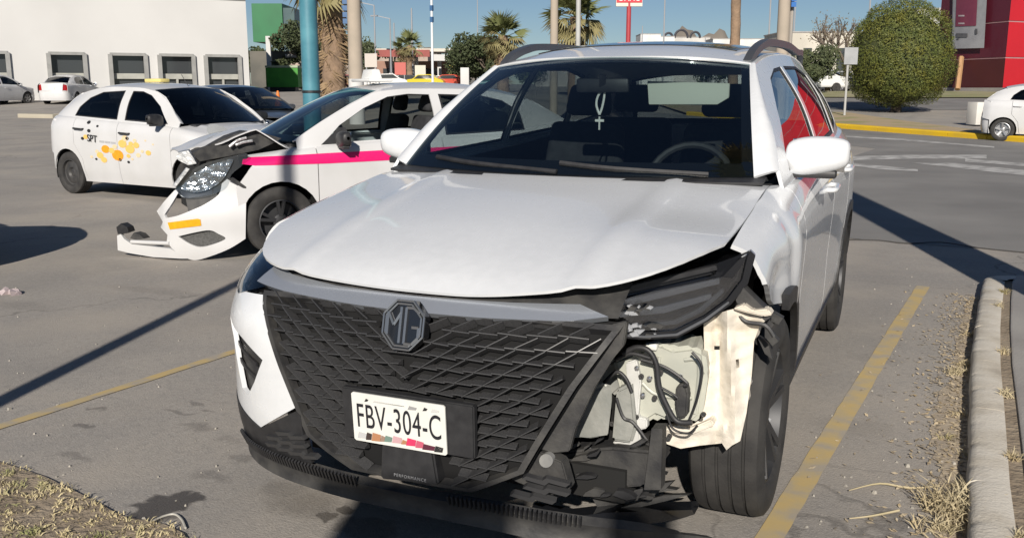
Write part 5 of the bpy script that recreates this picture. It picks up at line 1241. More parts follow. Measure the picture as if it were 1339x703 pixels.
def zpx(v, d): return CAM.z+(115-v)/1218*d
# green shop behind the white building
GREEN = noise_mat('green_cladding', (.015,.16,.055), (.012,.13,.045), .5, .5)
d_ = 78; g0 = gpt(362, d_)
gs = empty('green_shop', g0, YAW, 'green fronted shop with a dark side beyond the white building', 'shop')
slab('fascia', GREEN, gs, (0,0,zpx(36,d_)-g0.z), (2.4,4,zpx(12,d_)-zpx(58,d_)))
slab('side_sign', noise_mat('dark_sign', (.03,.07,.08), (.05,.10,.10), 1, .4), gs, (1.65,0,zpx(36,d_)-g0.z), (.9,3.6,zpx(18,d_)-zpx(54,d_)))
slab('wall', noise_mat('dark_shop_wall', (.10,.10,.09), (.16,.15,.13), .6, .9), gs, (.5,4,1.5), (6,5,3.4))  # dark mottled grey-brown wall behind the fascia
slab('post', STUCCO, gs, (.1,-2.4,2.0), (.35,.35,4.4)); slab('awning', STUCCO, gs, (2.6,-1.5,2.7), (2.6,1.2,.25)); slab('awning', noise_mat('pink_stucco', (.5,.4,.36), (.42,.34,.3), 1, .9), gs, (2.6,-1.5,2.0), (2.2,1,.3))
for u, dd, hgt, wd in ((372,66,1.5,2.2),):
    p = gpt(u, dd); t_ = empty('green_container', p, YAW, 'bright green waste container below the green shop', 'container'); 
    slab('body', noise_mat('bright_green', (.05,.28,.03), (.04,.22,.025), 2, .6), t_, (0,0,.95), (wd,1.2,1.3)); slab('lid', noise_mat('pale_green', (.35,.42,.3), (.3,.38,.26), 2, .6), t_, (0,0,1.68), (wd*1.02,1.3,.14)); slab('wheel_base', BLACK, t_, (0,0,.15), (wd*.8,1,.3))
p = gpt(363, 40); pp_ = empty('traffic_cone', p, 0, 'orange traffic cone standing behind the grey saloon', 'cone')
bm = bmesh.new(); lathe(bm, [(.05,.20),(.95,.04),(.96,.0)], 'z', 14); finish(bm, 'cone_body', mat('cone_orange', (.75,.20,.03), .6), pp_); slab('cone_base', BLACK, pp_, (0,0,.03), (.5,.5,.06))
# dim wall of shops far behind, trees and signs between
def block(u0, u1, v0, d, m, name, label, cat='building', depth=8, base=None, wins_=0, wm=PANE):
    a, b = gpt(u0, d), gpt(u1, d); c = (a+b)/2; W_ = (b-a).length; h = zpx(v0, d)-c.z
    t_ = empty(name, c, YAW, label, cat); slab('wall', m, t_, (0, depth/2, h/2-.5), (W_, depth, h+1)); slab('roof', noise_mat('flat_roof', (.4,.38,.36), (.33,.31,.3), 1, .9), t_, (0, depth/2, h+.06), (W_*1.02, depth*1.02, .14))
    for i in range(wins_):
        x = -W_/2+W_*(i+.5)/wins_; slab('window', wm, t_, (x, -.03, h*.5), (W_/wins_*.5, .1, h*.45))
    return t_
MU = lambda n, c, k=.8: noise_mat(n, c, tuple(x*k for x in c), .4, .9)
block(478, 560, 73, 150, MU('tan_wall', (.45,.36,.30)), 'shop_row', 'low tan shop row behind the filling station', wins_=6)
block(395, 480, 88, 140, MU('dull_wall', (.30,.25,.21)), 'market_hall', 'dull brown hall seen past the teal post', wins_=4)
block(700, 800, 76, 190, MU('grey_far_wall', (.40,.38,.36)), 'far_hall', 'grey hall hidden mostly behind the big white car roof')
block(836, 862, 48, 210, MU('white_far', (.72,.72,.70)), 'far_white_block', 'small white block right beside the red sign post', wins_=2)
block(862, 880, 51, 215, MU('white_far', (.72,.72,.70)), 'far_white_block', 'lower white block between the two far roofs', wins_=2)
fb = block(880, 926, 52, 220, MU('pale_far', (.60,.58,.55)), 'far_store', 'pale far store with dark hoops standing on its roof')
for x_, r_ in ((-5.5,.9),(-2.6,1.5),(.6,1.1)): bm = bmesh.new(); zb_ = zpx(52,220)-fb.location.z; tube(bm, [(x_+r_*cos(t), -.1, zb_+r_*sin(t)*1.1) for t in [pi*i/10 for i in range(11)]], .28, 6); finish(bm, 'roof_arch', mat('roof_dark', (.05,.05,.06), .6), fb, 50)
block(1020, 1130, 46, 110, MU('cream_wall', (.62,.58,.50)), 'cream_building', 'cream building with pale walls behind the leafless tree', wins_=5)
block(930, 1020, 54, 200, MU('white_far', (.72,.72,.70)), 'white_shed', 'long white shed roof seen past the tall palm trunk')
wbk = block(1190, 1236, 17, 120, MU('white_upper', (.74,.73,.70)), 'white_upper_building', 'white building top rising behind the round clipped tree', depth=10)
# filling station: flat canopy on posts with a red band
d_ = 115; p = gpt(575, d_); gst = empty('filling_station', p, YAW, 'filling station with a flat pale canopy and red fascia', 'filling station')
u2x = lambda u: (u-575)/FPX*d_*cos(PIT)
slab('canopy', noise_mat('canopy_cream', (.60,.56,.48), (.54,.5,.43), .6, .7), gst, (u2x(560)+0, 0, zpx(69,d_)-p.z), (u2x(622)-u2x(496), 7, .35))
slab('fascia', noise_mat('station_red', (.32,.07,.06), (.26,.06,.05), 1, .6), gst, (u2x(530), -3.6, zpx(73,d_)-p.z), (u2x(575)-u2x(503), .2, .8))
for u in (512, 545, 575, 598): slab('canopy_post', STUCCO, gst, (u2x(u), 0, (zpx(70,d_)-p.z)/2), (.45,.45,zpx(70,d_)-p.z))
slab('kiosk', noise_mat('kiosk_brick', (.34,.20,.15), (.28,.17,.13), 1, .9), gst, (u2x(535), 5, 1.6), (9,4,3.4)); slab('kiosk_window', PANE, gst, (u2x(535), 2.95, 1.6), (7,.1,1.6))
slab('white_awning', STUCCO, gst, (u2x(583), -4.5, zpx(79,d_)-p.z), (u2x(595)-u2x(570), 3, .7))
# small far vehicles and stalls under the canopy
def far_car(u, d, m, label, sx=3.9, hz_=1.45, group=None):
    p = gpt(u, d); t_ = empty('far_car', p, YAW+random.uniform(-.15,.15), label, 'car', group); bm = bmesh.new()
    P_ = [(-.5,.22),(-.5,.55),(-.44,.66),(-.30,.70),(-.18,.98),(.18,1.0),(.32,.72),(.46,.64),(.5,.5),(.5,.22)]
    prism(bm, [(x*sx, -.8, z*hz_) for x, z in P_], (0,1.6,0)); bmesh.ops.recalc_face_normals(bm, faces=bm.faces); bmesh.ops.bevel(bm, geom=list(bm.edges), offset=.06, segments=2, affect='EDGES'); finish(bm, 'body', m, t_)
    solid('side_glass', PANE, t_, [(x*sx, -.815, z*hz_) for x, z in [(-.27,.70),(-.16,.93),(.16,.95),(.28,.72)]], (0,.02,0))
    for x in (-.30, .30):
        bm = bmesh.new(); lathe(bm, [(-.1,.02),(-.1,.3),(.1,.3),(.1,.02)], 'x', 14)
        for v in bm.verts: v.co = Vector((v.co.y+x*sx, v.co.x-.75, v.co.z+.3))
        finish(bm, 'wheel', RUBBER, t_)
    return t_
far_car(557, 95, mat('far_yellow', (.62,.50,.02), .4, 0, .5), 'small yellow car standing by the filling station')
far_car(588, 96, mat('far_red', (.50,.06,.03), .4, 0, .5), 'red car parked under the end of the canopy')
far_car(505, 88, mat('far_white', (.70,.70,.69), .4, 0, .5), 'white car parked beyond the saloon roof sign')
far_car(532, 100, mat('far_dark', (.05,.055,.06), .4, 0, .5), 'dark car by the brick kiosk of the filling station')
far_car(432, 84, mat('far_maroon', (.22,.06,.06), .4, 0, .5), 'maroon car parked beside the thick palm trunk')
far_car(400, 80, mat('far_dark', (.05,.055,.06), .4, 0, .5), 'dark pickup-like car parked behind the teal post')
far_car(1062, 62, mat('far_white', (.70,.70,.69), .4, 0, .5), 'white car parked next to the low shrub', 4.2)
far_car(1092, 70, mat('far_silver', (.42,.43,.44), .35, .3, .5), 'silver car parked under the leafless tree', 4.2)
for u, dd, c, lb in ((476,92,(.6,.6,.6),'pale car parked just right of the concrete utility pole'),(518,108,(.55,.56,.58),'silver car in front of the brick kiosk'),(546,104,(.06,.07,.09),'navy car beneath the canopy middle'),(572,108,(.66,.66,.64),'white car under the canopy behind the flagpole'),(602,112,(.08,.08,.08),'black car at the far end of the canopy'),(415,92,(.6,.6,.58),'white car left of the thick palm trunk'),(448,98,(.3,.05,.05),'dark red car right of the thick palm trunk'),(384,74,(.09,.09,.1),'black car beside the green container')):
    far_car(u, dd, mat('car_tone_%d' % u, c, .4, 0, .5), lb)
for u, dd, h_, c, lb in ((486,86,3.2,(.55,.5,.45),'tan advertising board on legs by the utility pole'),(524,94,2.6,(.5,.12,.1),'small red price board at the filling station'),(550,98,2.4,(.6,.58,.5),'cream pump island board under the canopy'),(594,99,2.6,(.62,.5,.1),'yellow pump board under the canopy end')):
    p = gpt(u, dd); t_ = empty('roadside_board', p, YAW, lb, 'sign'); slab('board', mat('board_%d' % u, c, .6), t_, (0,0,h_-.6), (1.1,.1,1.2)); slab('leg', mat('mast_grey', (.30,.31,.33), .6), t_, (-.4,0,(h_-1.2)/2), (.08,.08,h_-1.2)); slab('leg', mat('mast_grey'), t_, (.4,0,(h_-1.2)/2), (.08,.08,h_-1.2))
p = gpt(608, 62); slab('white_cabinet', STUCCO, None, p+Vector((0,0,.75)), (.55,.5,1.6), YAW, .02); tag(bpy.data.objects['white_cabinet'], 'plain white cabinet standing beside the filling station forecourt', 'cabinet')
# --- red corner building
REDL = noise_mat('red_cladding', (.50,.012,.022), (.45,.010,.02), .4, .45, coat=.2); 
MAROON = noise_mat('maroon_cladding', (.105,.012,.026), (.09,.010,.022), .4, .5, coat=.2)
Rb = gpt(1311, 60); Ra = gpt(1222, 66); Rc = gpt(1500, 66)
rb = empty('red_building', Rb, 0, 'red and maroon clad corner building with pale joint lines', 'building')
def panelwall(p0, p1, zs, mats, top):
    for (z0, z1), m_ in zip(zip(zs, zs[1:]), mats):
        patch('cladding_panel', m_, rb, [p0-Rb+Vector((0,0,z0)), p1-Rb+Vector((0,0,z0))], [p0-Rb+Vector((0,0,z1)), p1-Rb+Vector((0,0,z1))], 2, t=.02)
zj = [-.6, zpx(76,60)-Rb.z, zpx(31,60)-Rb.z, zpx(-10,60)-Rb.z, zpx(-50,60)-Rb.z]
zg = [(zj[0],zj[1]-.09),(zj[1],zj[2]-.09),(zj[2],zj[3]-.09),(zj[3],zj[4])]
Ra.z = Rb.z; Rc.z = Rb.z
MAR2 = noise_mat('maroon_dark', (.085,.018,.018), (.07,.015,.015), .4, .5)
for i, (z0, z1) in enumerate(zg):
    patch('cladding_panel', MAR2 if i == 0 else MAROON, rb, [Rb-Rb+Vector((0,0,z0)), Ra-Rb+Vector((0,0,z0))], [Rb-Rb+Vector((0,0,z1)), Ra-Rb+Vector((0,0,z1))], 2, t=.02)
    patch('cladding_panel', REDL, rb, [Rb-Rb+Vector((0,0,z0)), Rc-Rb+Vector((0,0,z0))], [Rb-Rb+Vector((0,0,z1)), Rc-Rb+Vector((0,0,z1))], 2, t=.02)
JT = noise_mat('pale_joint', (.45,.25,.26), (.4,.22,.23), 2, .7); bk_ = FH*.05
for z in zj[1:4]:
    patch('joint_strip', JT, rb, [bk_+Vector((0,0,z-.2)), Ra-Rb+bk_+Vector((0,0,z-.2))], [bk_+Vector((0,0,z+.1)), Ra-Rb+bk_+Vector((0,0,z+.1))], 2); patch('joint_strip', JT, rb, [bk_+Vector((0,0,z-.2)), Rc-Rb+bk_+Vector((0,0,z-.2))], [bk_+Vector((0,0,z+.1)), Rc-Rb+bk_+Vector((0,0,z+.1))], 2)
bm = bmesh.new(); bm.faces.new([bm.verts.new(x) for x in (Vector((0,0,zj[4])), Ra-Rb+Vector((0,0,zj[4])), Ra-Rb+FH*20+Vector((0,0,zj[4])), Rc-Rb+FH*20+Vector((0,0,zj[4])), Rc-Rb+Vector((0,0,zj[4])))]); finish(bm, 'roof', MAROON, rb)
def rp(u, v, off=.0):
    """point on the maroon face"""
    r = ray(u, v); a_, b_ = Rb, Ra; n_ = Vector(((b_-a_).y, -(b_-a_).x, 0)).normalized(); n_ = n_ if n_.dot(FH) < 0 else -n_
    t = (a_-CAM).dot(n_)/r.dot(n_); return CAM+r*t+n_*off
sg_ = solid('banner', noise_mat('grey_banner', (.40,.40,.42), (.33,.33,.35), 1.5, .7), None, [rp(u, v, .25) for u, v in [(1252,-40),(1297,-42),(1291,63),(1250,64)]], (RT*0+FH*.15)); tag(sg_, 'grey banner board hung on the maroon wall', 'banner')
solid('banner_print', noise_mat('plum_print', (.24,.05,.09), (.2,.04,.08), 1, .7), sg_, [rp(u, v, .28) for u, v in [(1257,-40),(1285,-41),(1281,34),(1254,35)]], (FH*.02))
for z in (20, 30): solid('banner_line', noise_mat('pale_print', (.5,.42,.44), (.45,.38,.4), 3, .7), sg_, [rp(u, v, .295) for u, v in [(1258,z),(1266,z),(1266,z+2),(1258,z+2)]], (FH*.01))
for u0, u1, v0, v1 in ((1255,1270,44,49),(1280,1283,38,45),(1256,1259,50,52)): solid('banner_mark', noise_mat('dark_print', (.13,.13,.14), (.1,.1,.11), 3, .7), sg_, [rp(u, v, .295) for u, v in [(u0,v0),(u1,v0),(u1,v1),(u0,v1)]], (FH*.01))
tag(tubes('timber_prop', noise_mat('timber', (.45,.26,.13), (.38,.22,.11), 2, .8), None, [rp(1262,75,.3), rp(1272,117,1.2)], .17, 6, 0), 'bare timber prop leaning on the maroon wall', 'prop')
pl_ = patch('wall_plinth', noise_mat('plinth_grey', (.36,.34,.32), (.3,.28,.27), 1, .9), None, [Ra-FH*1.2+Vector((0,0,-.5)), Rb-FH*1.2+Vector((0,0,-.5)), Rc-FH*1.2+Vector((0,0,-.5))], [Ra-FH*1.2+Vector((0,0,.28)), Rb-FH*1.2+Vector((0,0,.28)), Rc-FH*1.2+Vector((0,0,.28))], 2, t=.2); tag(pl_, 'low grey concrete plinth along the foot of the red building', 'plinth')

# ================================================================ posts, signs
def post(name, label, cat, u, d, r0, r1, h, m, lean=0, n=14):
    p = gpt(u, d); t_ = empty(name, p, 0, label, cat); bm = bmesh.new(); tube(bm, [(0,0,-.3),(0,0,h*.5),(lean,0,h)], [r0,(r0+r1)/2,r1], n); finish(bm, 'shaft', m, t_, 40); return t_
TEAL = noise_mat('teal_paint', (.07,.24,.30), (.10,.29,.35), 1.6, .45, c3=(.06,.20,.26), detail=9)
tp = post('teal_post', 'thick teal painted steel post behind the crashed white saloon', 'post', 407, 13.5, .128, .108, 7, TEAL, n=20)
bm = bmesh.new(); lathe(bm, [(zpx(121,13.5),.128),(zpx(121,13.5),.135),(zpx(118,13.5),.135),(zpx(118,13.5),.125)], 'z', 20); finish(bm, 'clamp_band', BLACK, tp)
slab('base_plate', TEAL, tp, (0,0,.02), (.5,.5,.04))
CPOLE = noise_mat('concrete_pole', (.44,.37,.30), (.36,.31,.25), 1.2, .9)
c1 = post('utility_pole', 'concrete utility pole with a blue strip beside the thick palm', 'pole', 466, 33, .26, .19, 11, CPOLE)
bm = bmesh.new(); tube(bm, [(0,0,-.1),(0,0,1.55)], [.275,.262], 14); finish(bm, 'white_base', STUCCO, c1)
BLUEP = noise_mat('blue_plate', (.05,.13,.28), (.04,.11,.24), 4, .5)
for k in range(4): slab('blue_plate', BLUEP, c1, tuple(-RT*.30+Vector((0,0,zpx(8+k*8,33)-.2))), (.18,.05,.17), YAW)
fp = post('flag_pole', 'slim white flagpole with blue bands in front of the filling station', 'pole', 566, 55, .075, .06, 12, mat('pole_white', (.72,.74,.76), .4))
for v0 in (0, 16, 30): slab('blue_band', BLUEP, fp, (0,0,zpx(v0,55)-fp.location.z), (.17,.17,.3))
post('utility_pole', 'pale concrete pole rising right in front of the bushy palm', 'pole', 724, 33, .14, .12, 13, CPOLE)
post('lamp_pole', 'slim grey lamp pole at the right flank of the bushy palm', 'pole', 755, 42, .11, .10, 14, noise_mat('galvanised', (.45,.45,.44), (.38,.38,.37), 2, .5))
c2 = post('utility_pole', 'thick tan concrete pole with a blue plate behind the white car roof rail', 'pole', 1020, 26, .17, .15, 9, CPOLE)
for k in range(3): slab('blue_plate', mat('bright_blue_plate', (.03,.14,.42), .4), c2, tuple(RT*.19-FH*.2+Vector((0,0,zpx(2+k*7,26)))), (.13,.03,.13), YAW)
bm = bmesh.new(); tube(bm, [RT*.21+Vector((0,0,0)), RT*.21+Vector((0,0,8))], .05, 8); finish(bm, 'conduit', noise_mat('conduit_grey', (.33,.3,.27), (.28,.26,.23), 2, .7), c2)
for u, d, h, lb in ((866,170,30,'hazy lattice mast right of the red and white sign'),(1002,150,26,'slim far mast left of the tan concrete pole'),(1034,130,16,'far dark post right of the tan concrete pole'),(625,190,17,'thin far mast left of the short bushy palm'),(838,160,10,'thin rusty pole beside the red sign post'),(920,180,9,'dark far post over the distant hill'),(540,110,9,'thin grey lamp post over the filling station'),(517,120,8,'thin leaning post near the brick kiosk'),(1130,100,10,'far lamp post behind the round clipped tree')):
    post('far_mast', lb, 'mast', u, d, .16, .08, h, mat('mast_grey', (.30,.31,.33), .6), n=6)
for u, d, h, lb in ((492,100,8.5,'double street lamp left of the far small palm'),(512,105,7.5,'street lamp just above the tan shop row')):
    t_ = post('street_lamp', lb, 'street lamp', u, d, .10, .07, h, mat('mast_grey', (.30,.31,.33), .6), n=6); bm = bmesh.new(); bar(bm, (0,0,h), Vector((0,0,h+.3))+RT*-1.4, .09); box(bm, Vector((0,0,h+.3))+RT*-1.7, (.8,.3,.14)); finish(bm, 'lamp_arm', mat('mast_grey'), t_)
# shop sign on a red post
d_ = 85; os_ = post('shop_sign', 'red and white lettered shop sign on a tall red post', 'sign', 820, d_, .22, .20, zpx(12,d_)-1.0, noise_mat('sign_red_post', (.42,.05,.06), (.36,.04,.05), 1, .5))
p = os_.location; wS = 33/FPX*d_; 
bd = slab('sign_board', noise_mat('sign_cream', (.78,.66,.56), (.74,.62,.5), 1, .5), os_, (0,0,zpx(-2,d_)-p.z), (wS,.35,zpx(-18,d_)-zpx(14,d_)), YAW)
slab('sign_red_band', mat('sign_red', (.62,.03,.05), .4), bd, (0,-.2,(zpx(4,d_)-zpx(-2,d_))), (wS*.97,.06,zpx(-2,d_)-zpx(9,d_)))
slab('sign_red_edge', mat('sign_red', (.62,.03,.05), .4), bd, (0,-.2,(zpx(-14,d_)-zpx(-2,d_))), (wS*.97,.06,zpx(-18,d_)-zpx(-12,d_)))
me = text_mesh('OXXO', .86, .02); o = link('sign_lettering', me, bd, mat('sign_white', (.85,.80,.74), .4)); xs = [v.co.x for v in me.vertices]; M = Matrix.Rotation(radians(90), 4, 'X') @ Matrix.Diagonal((wS*.86/(max(xs)-min(xs)), .95, 1, 1)); M.translation = (0,-.26,zpx(4,d_)-zpx(-2,d_)); o.matrix_local = M
# small sign by the round tree
sp_ = post('small_sign', 'small grey rectangular sign on a thin post by the round clipped tree', 'sign', 1106.5, 37, .045, .045, zpx(66,37)-gz_d(37), mat('galv_grey', (.42,.42,.41), .5), n=8)
slab('post_plate', noise_mat('plate_back', (.36,.37,.38), (.30,.31,.32), 3, .5), sp_, tuple(-FH*.07+RT*.08+Vector((0,0,zpx(75,37)-sp_.location.z))), (.52,.03,.64), YAW)
p = gpt(1282, 32); slab('concrete_block', noise_mat('block_white', (.66,.64,.60), (.58,.56,.52), 2, .9), None, p+Vector((.1,0,.42)), (.75,.5,.75), YAW+.2, .012); tag(bpy.data.objects['concrete_block'], 'chalky white block on the median beside the moving white saloon', 'block')
# overhead wires
wm_ = mat('wire_black', (.03,.03,.03), .6)
for k, (a, b) in enumerate(((gpt(466,33)+Vector((0,0,10.4)), gpt(200,33)+Vector((0,0,10.8))), (gpt(1130,100)+Vector((0,0,9.4)), gpt(1020,80)+Vector((0,0,8.8))), (gpt(1130,100)+Vector((0,0,9.6)), gpt(1260,112)+Vector((0,0,13))))):
    tag(tubes('overhead_wire', wm_, None, [a, (a+b)/2+Vector((0,0,-.35)), b], .03, 5, 6), ('overhead wire leaving the concrete pole over the green shop', 'overhead wire sagging to the tan concrete pole', 'overhead wire running to the white building top')[k], 'wire')
# distant hill
HILL = noise_mat('hill_scrub', (.22,.19,.16), (.28,.25,.21), .02, .95)
def hill(u0, u1, v, d, seed):
    a, b = gpt(u0, d), gpt(u1, d); rr_ = random.Random(seed); bm = bmesh.new(); n = 26; rows = []
    for i in range(n+1):
        t = i/n; pk = sin(pi*t)**.8*(zpx(v, d)-2)*(1+.10*sin(t*19+seed)+.06*rr_.uniform(-1,1)); c = a+(b-a)*t
        rows.append([bm.verts.new(Vector((c.x, c.y, -1))+FH*o_+Vector((0,0,pk*k+1))) for o_, k in ((-60,0),(-25,.55),(0,1),(40,.7),(90,0))])
    for r1, r2 in zip(rows, rows[1:]):
        for k in range(4): bm.faces.new((r1[k], r1[k+1], r2[k+1], r2[k]))
    bmesh.ops.recalc_face_normals(bm, faces=bm.faces); tag(finish(bm, 'hill', HILL, None, 80), kind='structure')
hill(820, 1000, 40, 900, 1); hill(440, 640, 66, 1200, 2); hill(1000, 1330, 42, 800, 3); hill(360, 470, 52, 700, 4)

# ================================================================ trees and people
def leaf_mat(name, c1, c2, c3):
    m = noise_mat(name, c1, c2, 2.2, .65, c3=c3, detail=4, lo=.3, hi=.7); N, L, b = nodes(m); b.inputs['Subsurface Weight'].default_value = 0; return m
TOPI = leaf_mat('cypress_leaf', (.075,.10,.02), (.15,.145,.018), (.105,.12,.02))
def clip_tree(u, d, w, h, label):
    p = gpt(u, d); t_ = empty('clipped_tree', p, 0, label, 'tree'); bm = bmesh.new(); tube(bm, [(0,0,-.1),(.05,0,.5),(-.05,0,1.2),(0,0,2.6)], [.26,.20,.16,.08], 10)
    for k in range(7): a = k*.9; tube(bm, [(0,0,.35+.05*k),(cos(a)*.7,sin(a)*.7,1.0+.1*k)], [.08,.03], 6)
    finish(bm, 'trunk', noise_mat('dark_bark', (.055,.042,.03), (.085,.065,.05), 5, .9), t_, 40)
    rr_ = random.Random(4); bm = bmesh.new(); cz = .12+h*.46
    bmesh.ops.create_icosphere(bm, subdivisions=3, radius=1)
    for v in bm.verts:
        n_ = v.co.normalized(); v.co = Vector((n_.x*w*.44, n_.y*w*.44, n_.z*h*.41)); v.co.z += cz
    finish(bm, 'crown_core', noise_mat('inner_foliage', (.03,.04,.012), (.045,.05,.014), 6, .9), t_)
    bm = bmesh.new()
    # lumpy radius field
    lum = [(Vector((rr_.gauss(0,1), rr_.gauss(0,1), rr_.gauss(0,1))).normalized(), rr_.uniform(-.09,.08), rr_.uniform(8,60)) for _ in range(170)]
    for _ in range(42000):
        n_ = Vector((rr_.gauss(0,1), rr_.gauss(0,1), rr_.gauss(0,1))).normalized()
        k = 1.0
        for c, a, s in lum:
            dt = c.dot(n_)
            if dt > .75: k += a*math.exp((dt-1)*s*2)
        k *= rr_.uniform(.90, 1.025)
        pw = 1.12 if n_.z < 0 else 1.0
        hx_ = w/2*(1.0 if n_.z < 0 else 1.0)/max(.62, sqrt(n_.x**2+n_.y**2))**.35*(1-.16*max(0, n_.z+.1))
        q_ = Vector((n_.x*hx_*k, n_.y*hx_*k, n_.z/max(.6, abs(n_.z))**.25*h*(.50 if n_.z > 0 else .44)*k+cz))
        s = rr_.uniform(.025,.065); d_ = (n_.orthogonal()*rr_.gauss(0,1)+n_.cross(n_.orthogonal())*rr_.gauss(0,1)+n_*rr_.uniform(.0,.9)+Vector((0,0,.3))).normalized(); e = (d_.cross(n_)+Vector((rr_.gauss(0,.3), rr_.gauss(0,.3), rr_.gauss(0,.3)))).normalized()
        bm.faces.new([bm.verts.new(q_-e*s*.5), bm.verts.new(q_+d_*s*.6-e*s*.3), bm.verts.new(q_+d_*s*1.8), bm.verts.new(q_+d_*s*.6+e*s*.5)])
    o = finish(bm, 'crown', TOPI, t_, smooth=False)
clip_tree(1173, 41, 4.45, 4.75, 'round clipped green tree standing on the dirt median')
def bushy(name, u, d, w, h, m, label, z0=0., n=2600, ls=.10, seed=1, bare=False, cat='tree'):
    p = gpt(u, d); t_ = empty(name, p, 0, label, cat); rr_ = random.Random(seed); bm = bmesh.new(); tips = []
    def grow(a, dr_, l, r_, k):
        b = a+dr_*l; tube(bm, [a, b], [r_, r_*.65], 5, False); 
        if k == 0: tips.append(b); return
        for _ in range(3): grow(b, (dr_+Vector((rr_.gauss(0,.5), rr_.gauss(0,.5), rr_.gauss(.12,.25)))).normalized(), l*rr_.uniform(.55,.8), r_*.6, k-1)
    th = h*(.30 if not bare else .28); grow(Vector((0,0,-.1)), Vector((0,0,1)), th, max(.06, h*.03), 4 if bare else 3)
    finish(bm, 'trunk', noise_mat('grey_bark', (.16,.125,.10), (.11,.09,.07), 4, .9), t_, 50)
    bm = bmesh.new()
    lumps = [(Vector((rr_.gauss(0,.22)*w, rr_.gauss(0,.22)*w, h*rr_.uniform(.38,.86))), rr_.uniform(.13,.26)*w) for _ in range(16)]
    for _ in range(n if bare else n*2):
        if bare: q_ = rr_.choice(tips)+Vector((rr_.gauss(0,.03)*w, rr_.gauss(0,.03)*w, rr_.gauss(0,.03)*h))
        else:
            c, r_ = rr_.choice(lumps); n_ = Vector((rr_.gauss(0,1), rr_.gauss(0,1), rr_.gauss(0,1))).normalized(); q_ = c+Vector((n_.x, n_.y, n_.z*.8))*r_*rr_.uniform(.55,1.05)
        q_.z = max(q_.z, z0+.05)
        s = ls*rr_.uniform(.6,1.4); d_ = Vector((rr_.gauss(0,1), rr_.gauss(0,1), rr_.gauss(0,1))).normalized(); e = d_.orthogonal().normalized()*s*.45
        bm.faces.new([bm.verts.new(q_-e), bm.verts.new(q_+d_*s), bm.verts.new(q_+e), bm.verts.new(q_-d_*s*.6)])
    finish(bm, 'crown', m, t_, smooth=False); return t_
OLIVE = leaf_mat('olive_leaf', (.055,.075,.032), (.10,.115,.05), (.075,.09,.04)); DARKL = leaf_mat('dark_leaf', (.035,.05,.02), (.07,.085,.035), (.05,.065,.025)); TANL = leaf_mat('tan_leaf', (.16,.13,.08), (.22,.18,.12), (.18,.15,.1))
bushy('low_shrub', 1050, 58, 3.4, 2.9, OLIVE, 'low olive green shrub beside the parked white car', n=3000, seed=3, cat='shrub')
bushy('bare_tree', 1082, 62, 5.5, 6.6, TANL, 'leafless grey brown tree behind the small grey sign', n=260, ls=.08, seed=9, bare=True)
bushy('bare_tree', 1104, 66, 5.5, 6.8, TANL, 'leafless tree rising behind the round clipped tree', n=200, ls=.08, seed=12, bare=True)
bushy('broad_tree', 640, 90, 6.5, 5.6, DARKL, 'dense dark tree at the end of the filling station canopy', n=5000, ls=.16, seed=5)
bushy('broad_tree', 622, 96, 5.0, 4.2, DARKL, 'lower dark tree hugging the canopy edge', n=3500, ls=.16, seed=6)
bushy('broad_tree', 400, 74, 4.5, 5.0, DARKL, 'dark tree between the green shop and the teal post', n=3500, ls=.15, seed=7)
bushy('broad_tree', 436, 100, 7.5, 6.0, OLIVE, 'hazy olive tree behind the thick palm trunk', n=3500, ls=.18, seed=8)
bushy('broad_tree', 356, 82, 4, 4.2, DARKL, 'dark tree under the green shop fascia', n=2500, ls=.15, seed=10)
bushy('broad_tree', 486, 120, 4.5, 6.0, DARKL, 'dark tree peeping from behind the concrete utility pole', n=2000, ls=.16, seed=11)
for k, u in enumerate((690, 775, 940, 1000)): bushy('broad_tree', u, 170, 8, 5+k % 2, DARKL, ('far tree behind the white car roof below the pale pole', 'far tree below the red and white sign', 'far tree by the tall bare palm trunk', 'far tree left of the tan concrete pole')[k], n=1500, ls=.25, seed=30+k)
# palms: every frond a part, one shared fan mesh per age
def fan_mesh(seed, droop, n=15, cyc=1.0):
    rr_ = random.Random(seed); bm = bmesh.new(); L_ = 1.0; pet = .42
    bar(bm, (0,0,0), (pet,0,0), .02, .015)
    for i in range(n):
        a = -1.25+2.5*i/(n-1); l = (.62-.10*abs(a))*rr_.uniform(.85,1.08); s = .030
        d_ = Vector((cos(a), sin(a), -.05-.10*abs(a))); e = Vector((-sin(a), cos(a), 0))
        b = Vector((pet,0,0)); m_ = b+d_*l*.55; tip = b+d_*l+Vector((0,0,-droop*rr_.uniform(.6,1.3)*l))
        up_ = Vector((0,0,.012))
        v = [bm.verts.new(b-e*.006), bm.verts.new(b+e*.006), bm.verts.new(m_+e*s+up_), bm.verts.new(m_-e*s-up_), bm.verts.new(tip)]
        bm.faces.new((v[0], v[1], v[2], v[3])); bm.faces.new((v[3], v[2], v[4]))
    me = bpy.data.meshes.new('frond'); bm.to_mesh(me); bm.free(); return me
FG = noise_mat('palm_green', (.11,.135,.045), (.17,.18,.07), 1.5, .6); FO = noise_mat('palm_olive', (.20,.18,.075), (.27,.23,.11), 1.5, .7); FD = noise_mat('palm_dead', (.33,.235,.135), (.25,.17,.10), 1.5, .9)
FANS = [fan_mesh(1,.15), fan_mesh(2,.35), fan_mesh(3,.7)]
for me_, m_ in zip(FANS, (FG, FO, FD)): me_.materials.append(m_)
PTR = noise_mat('palm_bark', (.30,.205,.135), (.20,.14,.095), 2.5, .95, bump=.8, bscale=9, dist=.05)
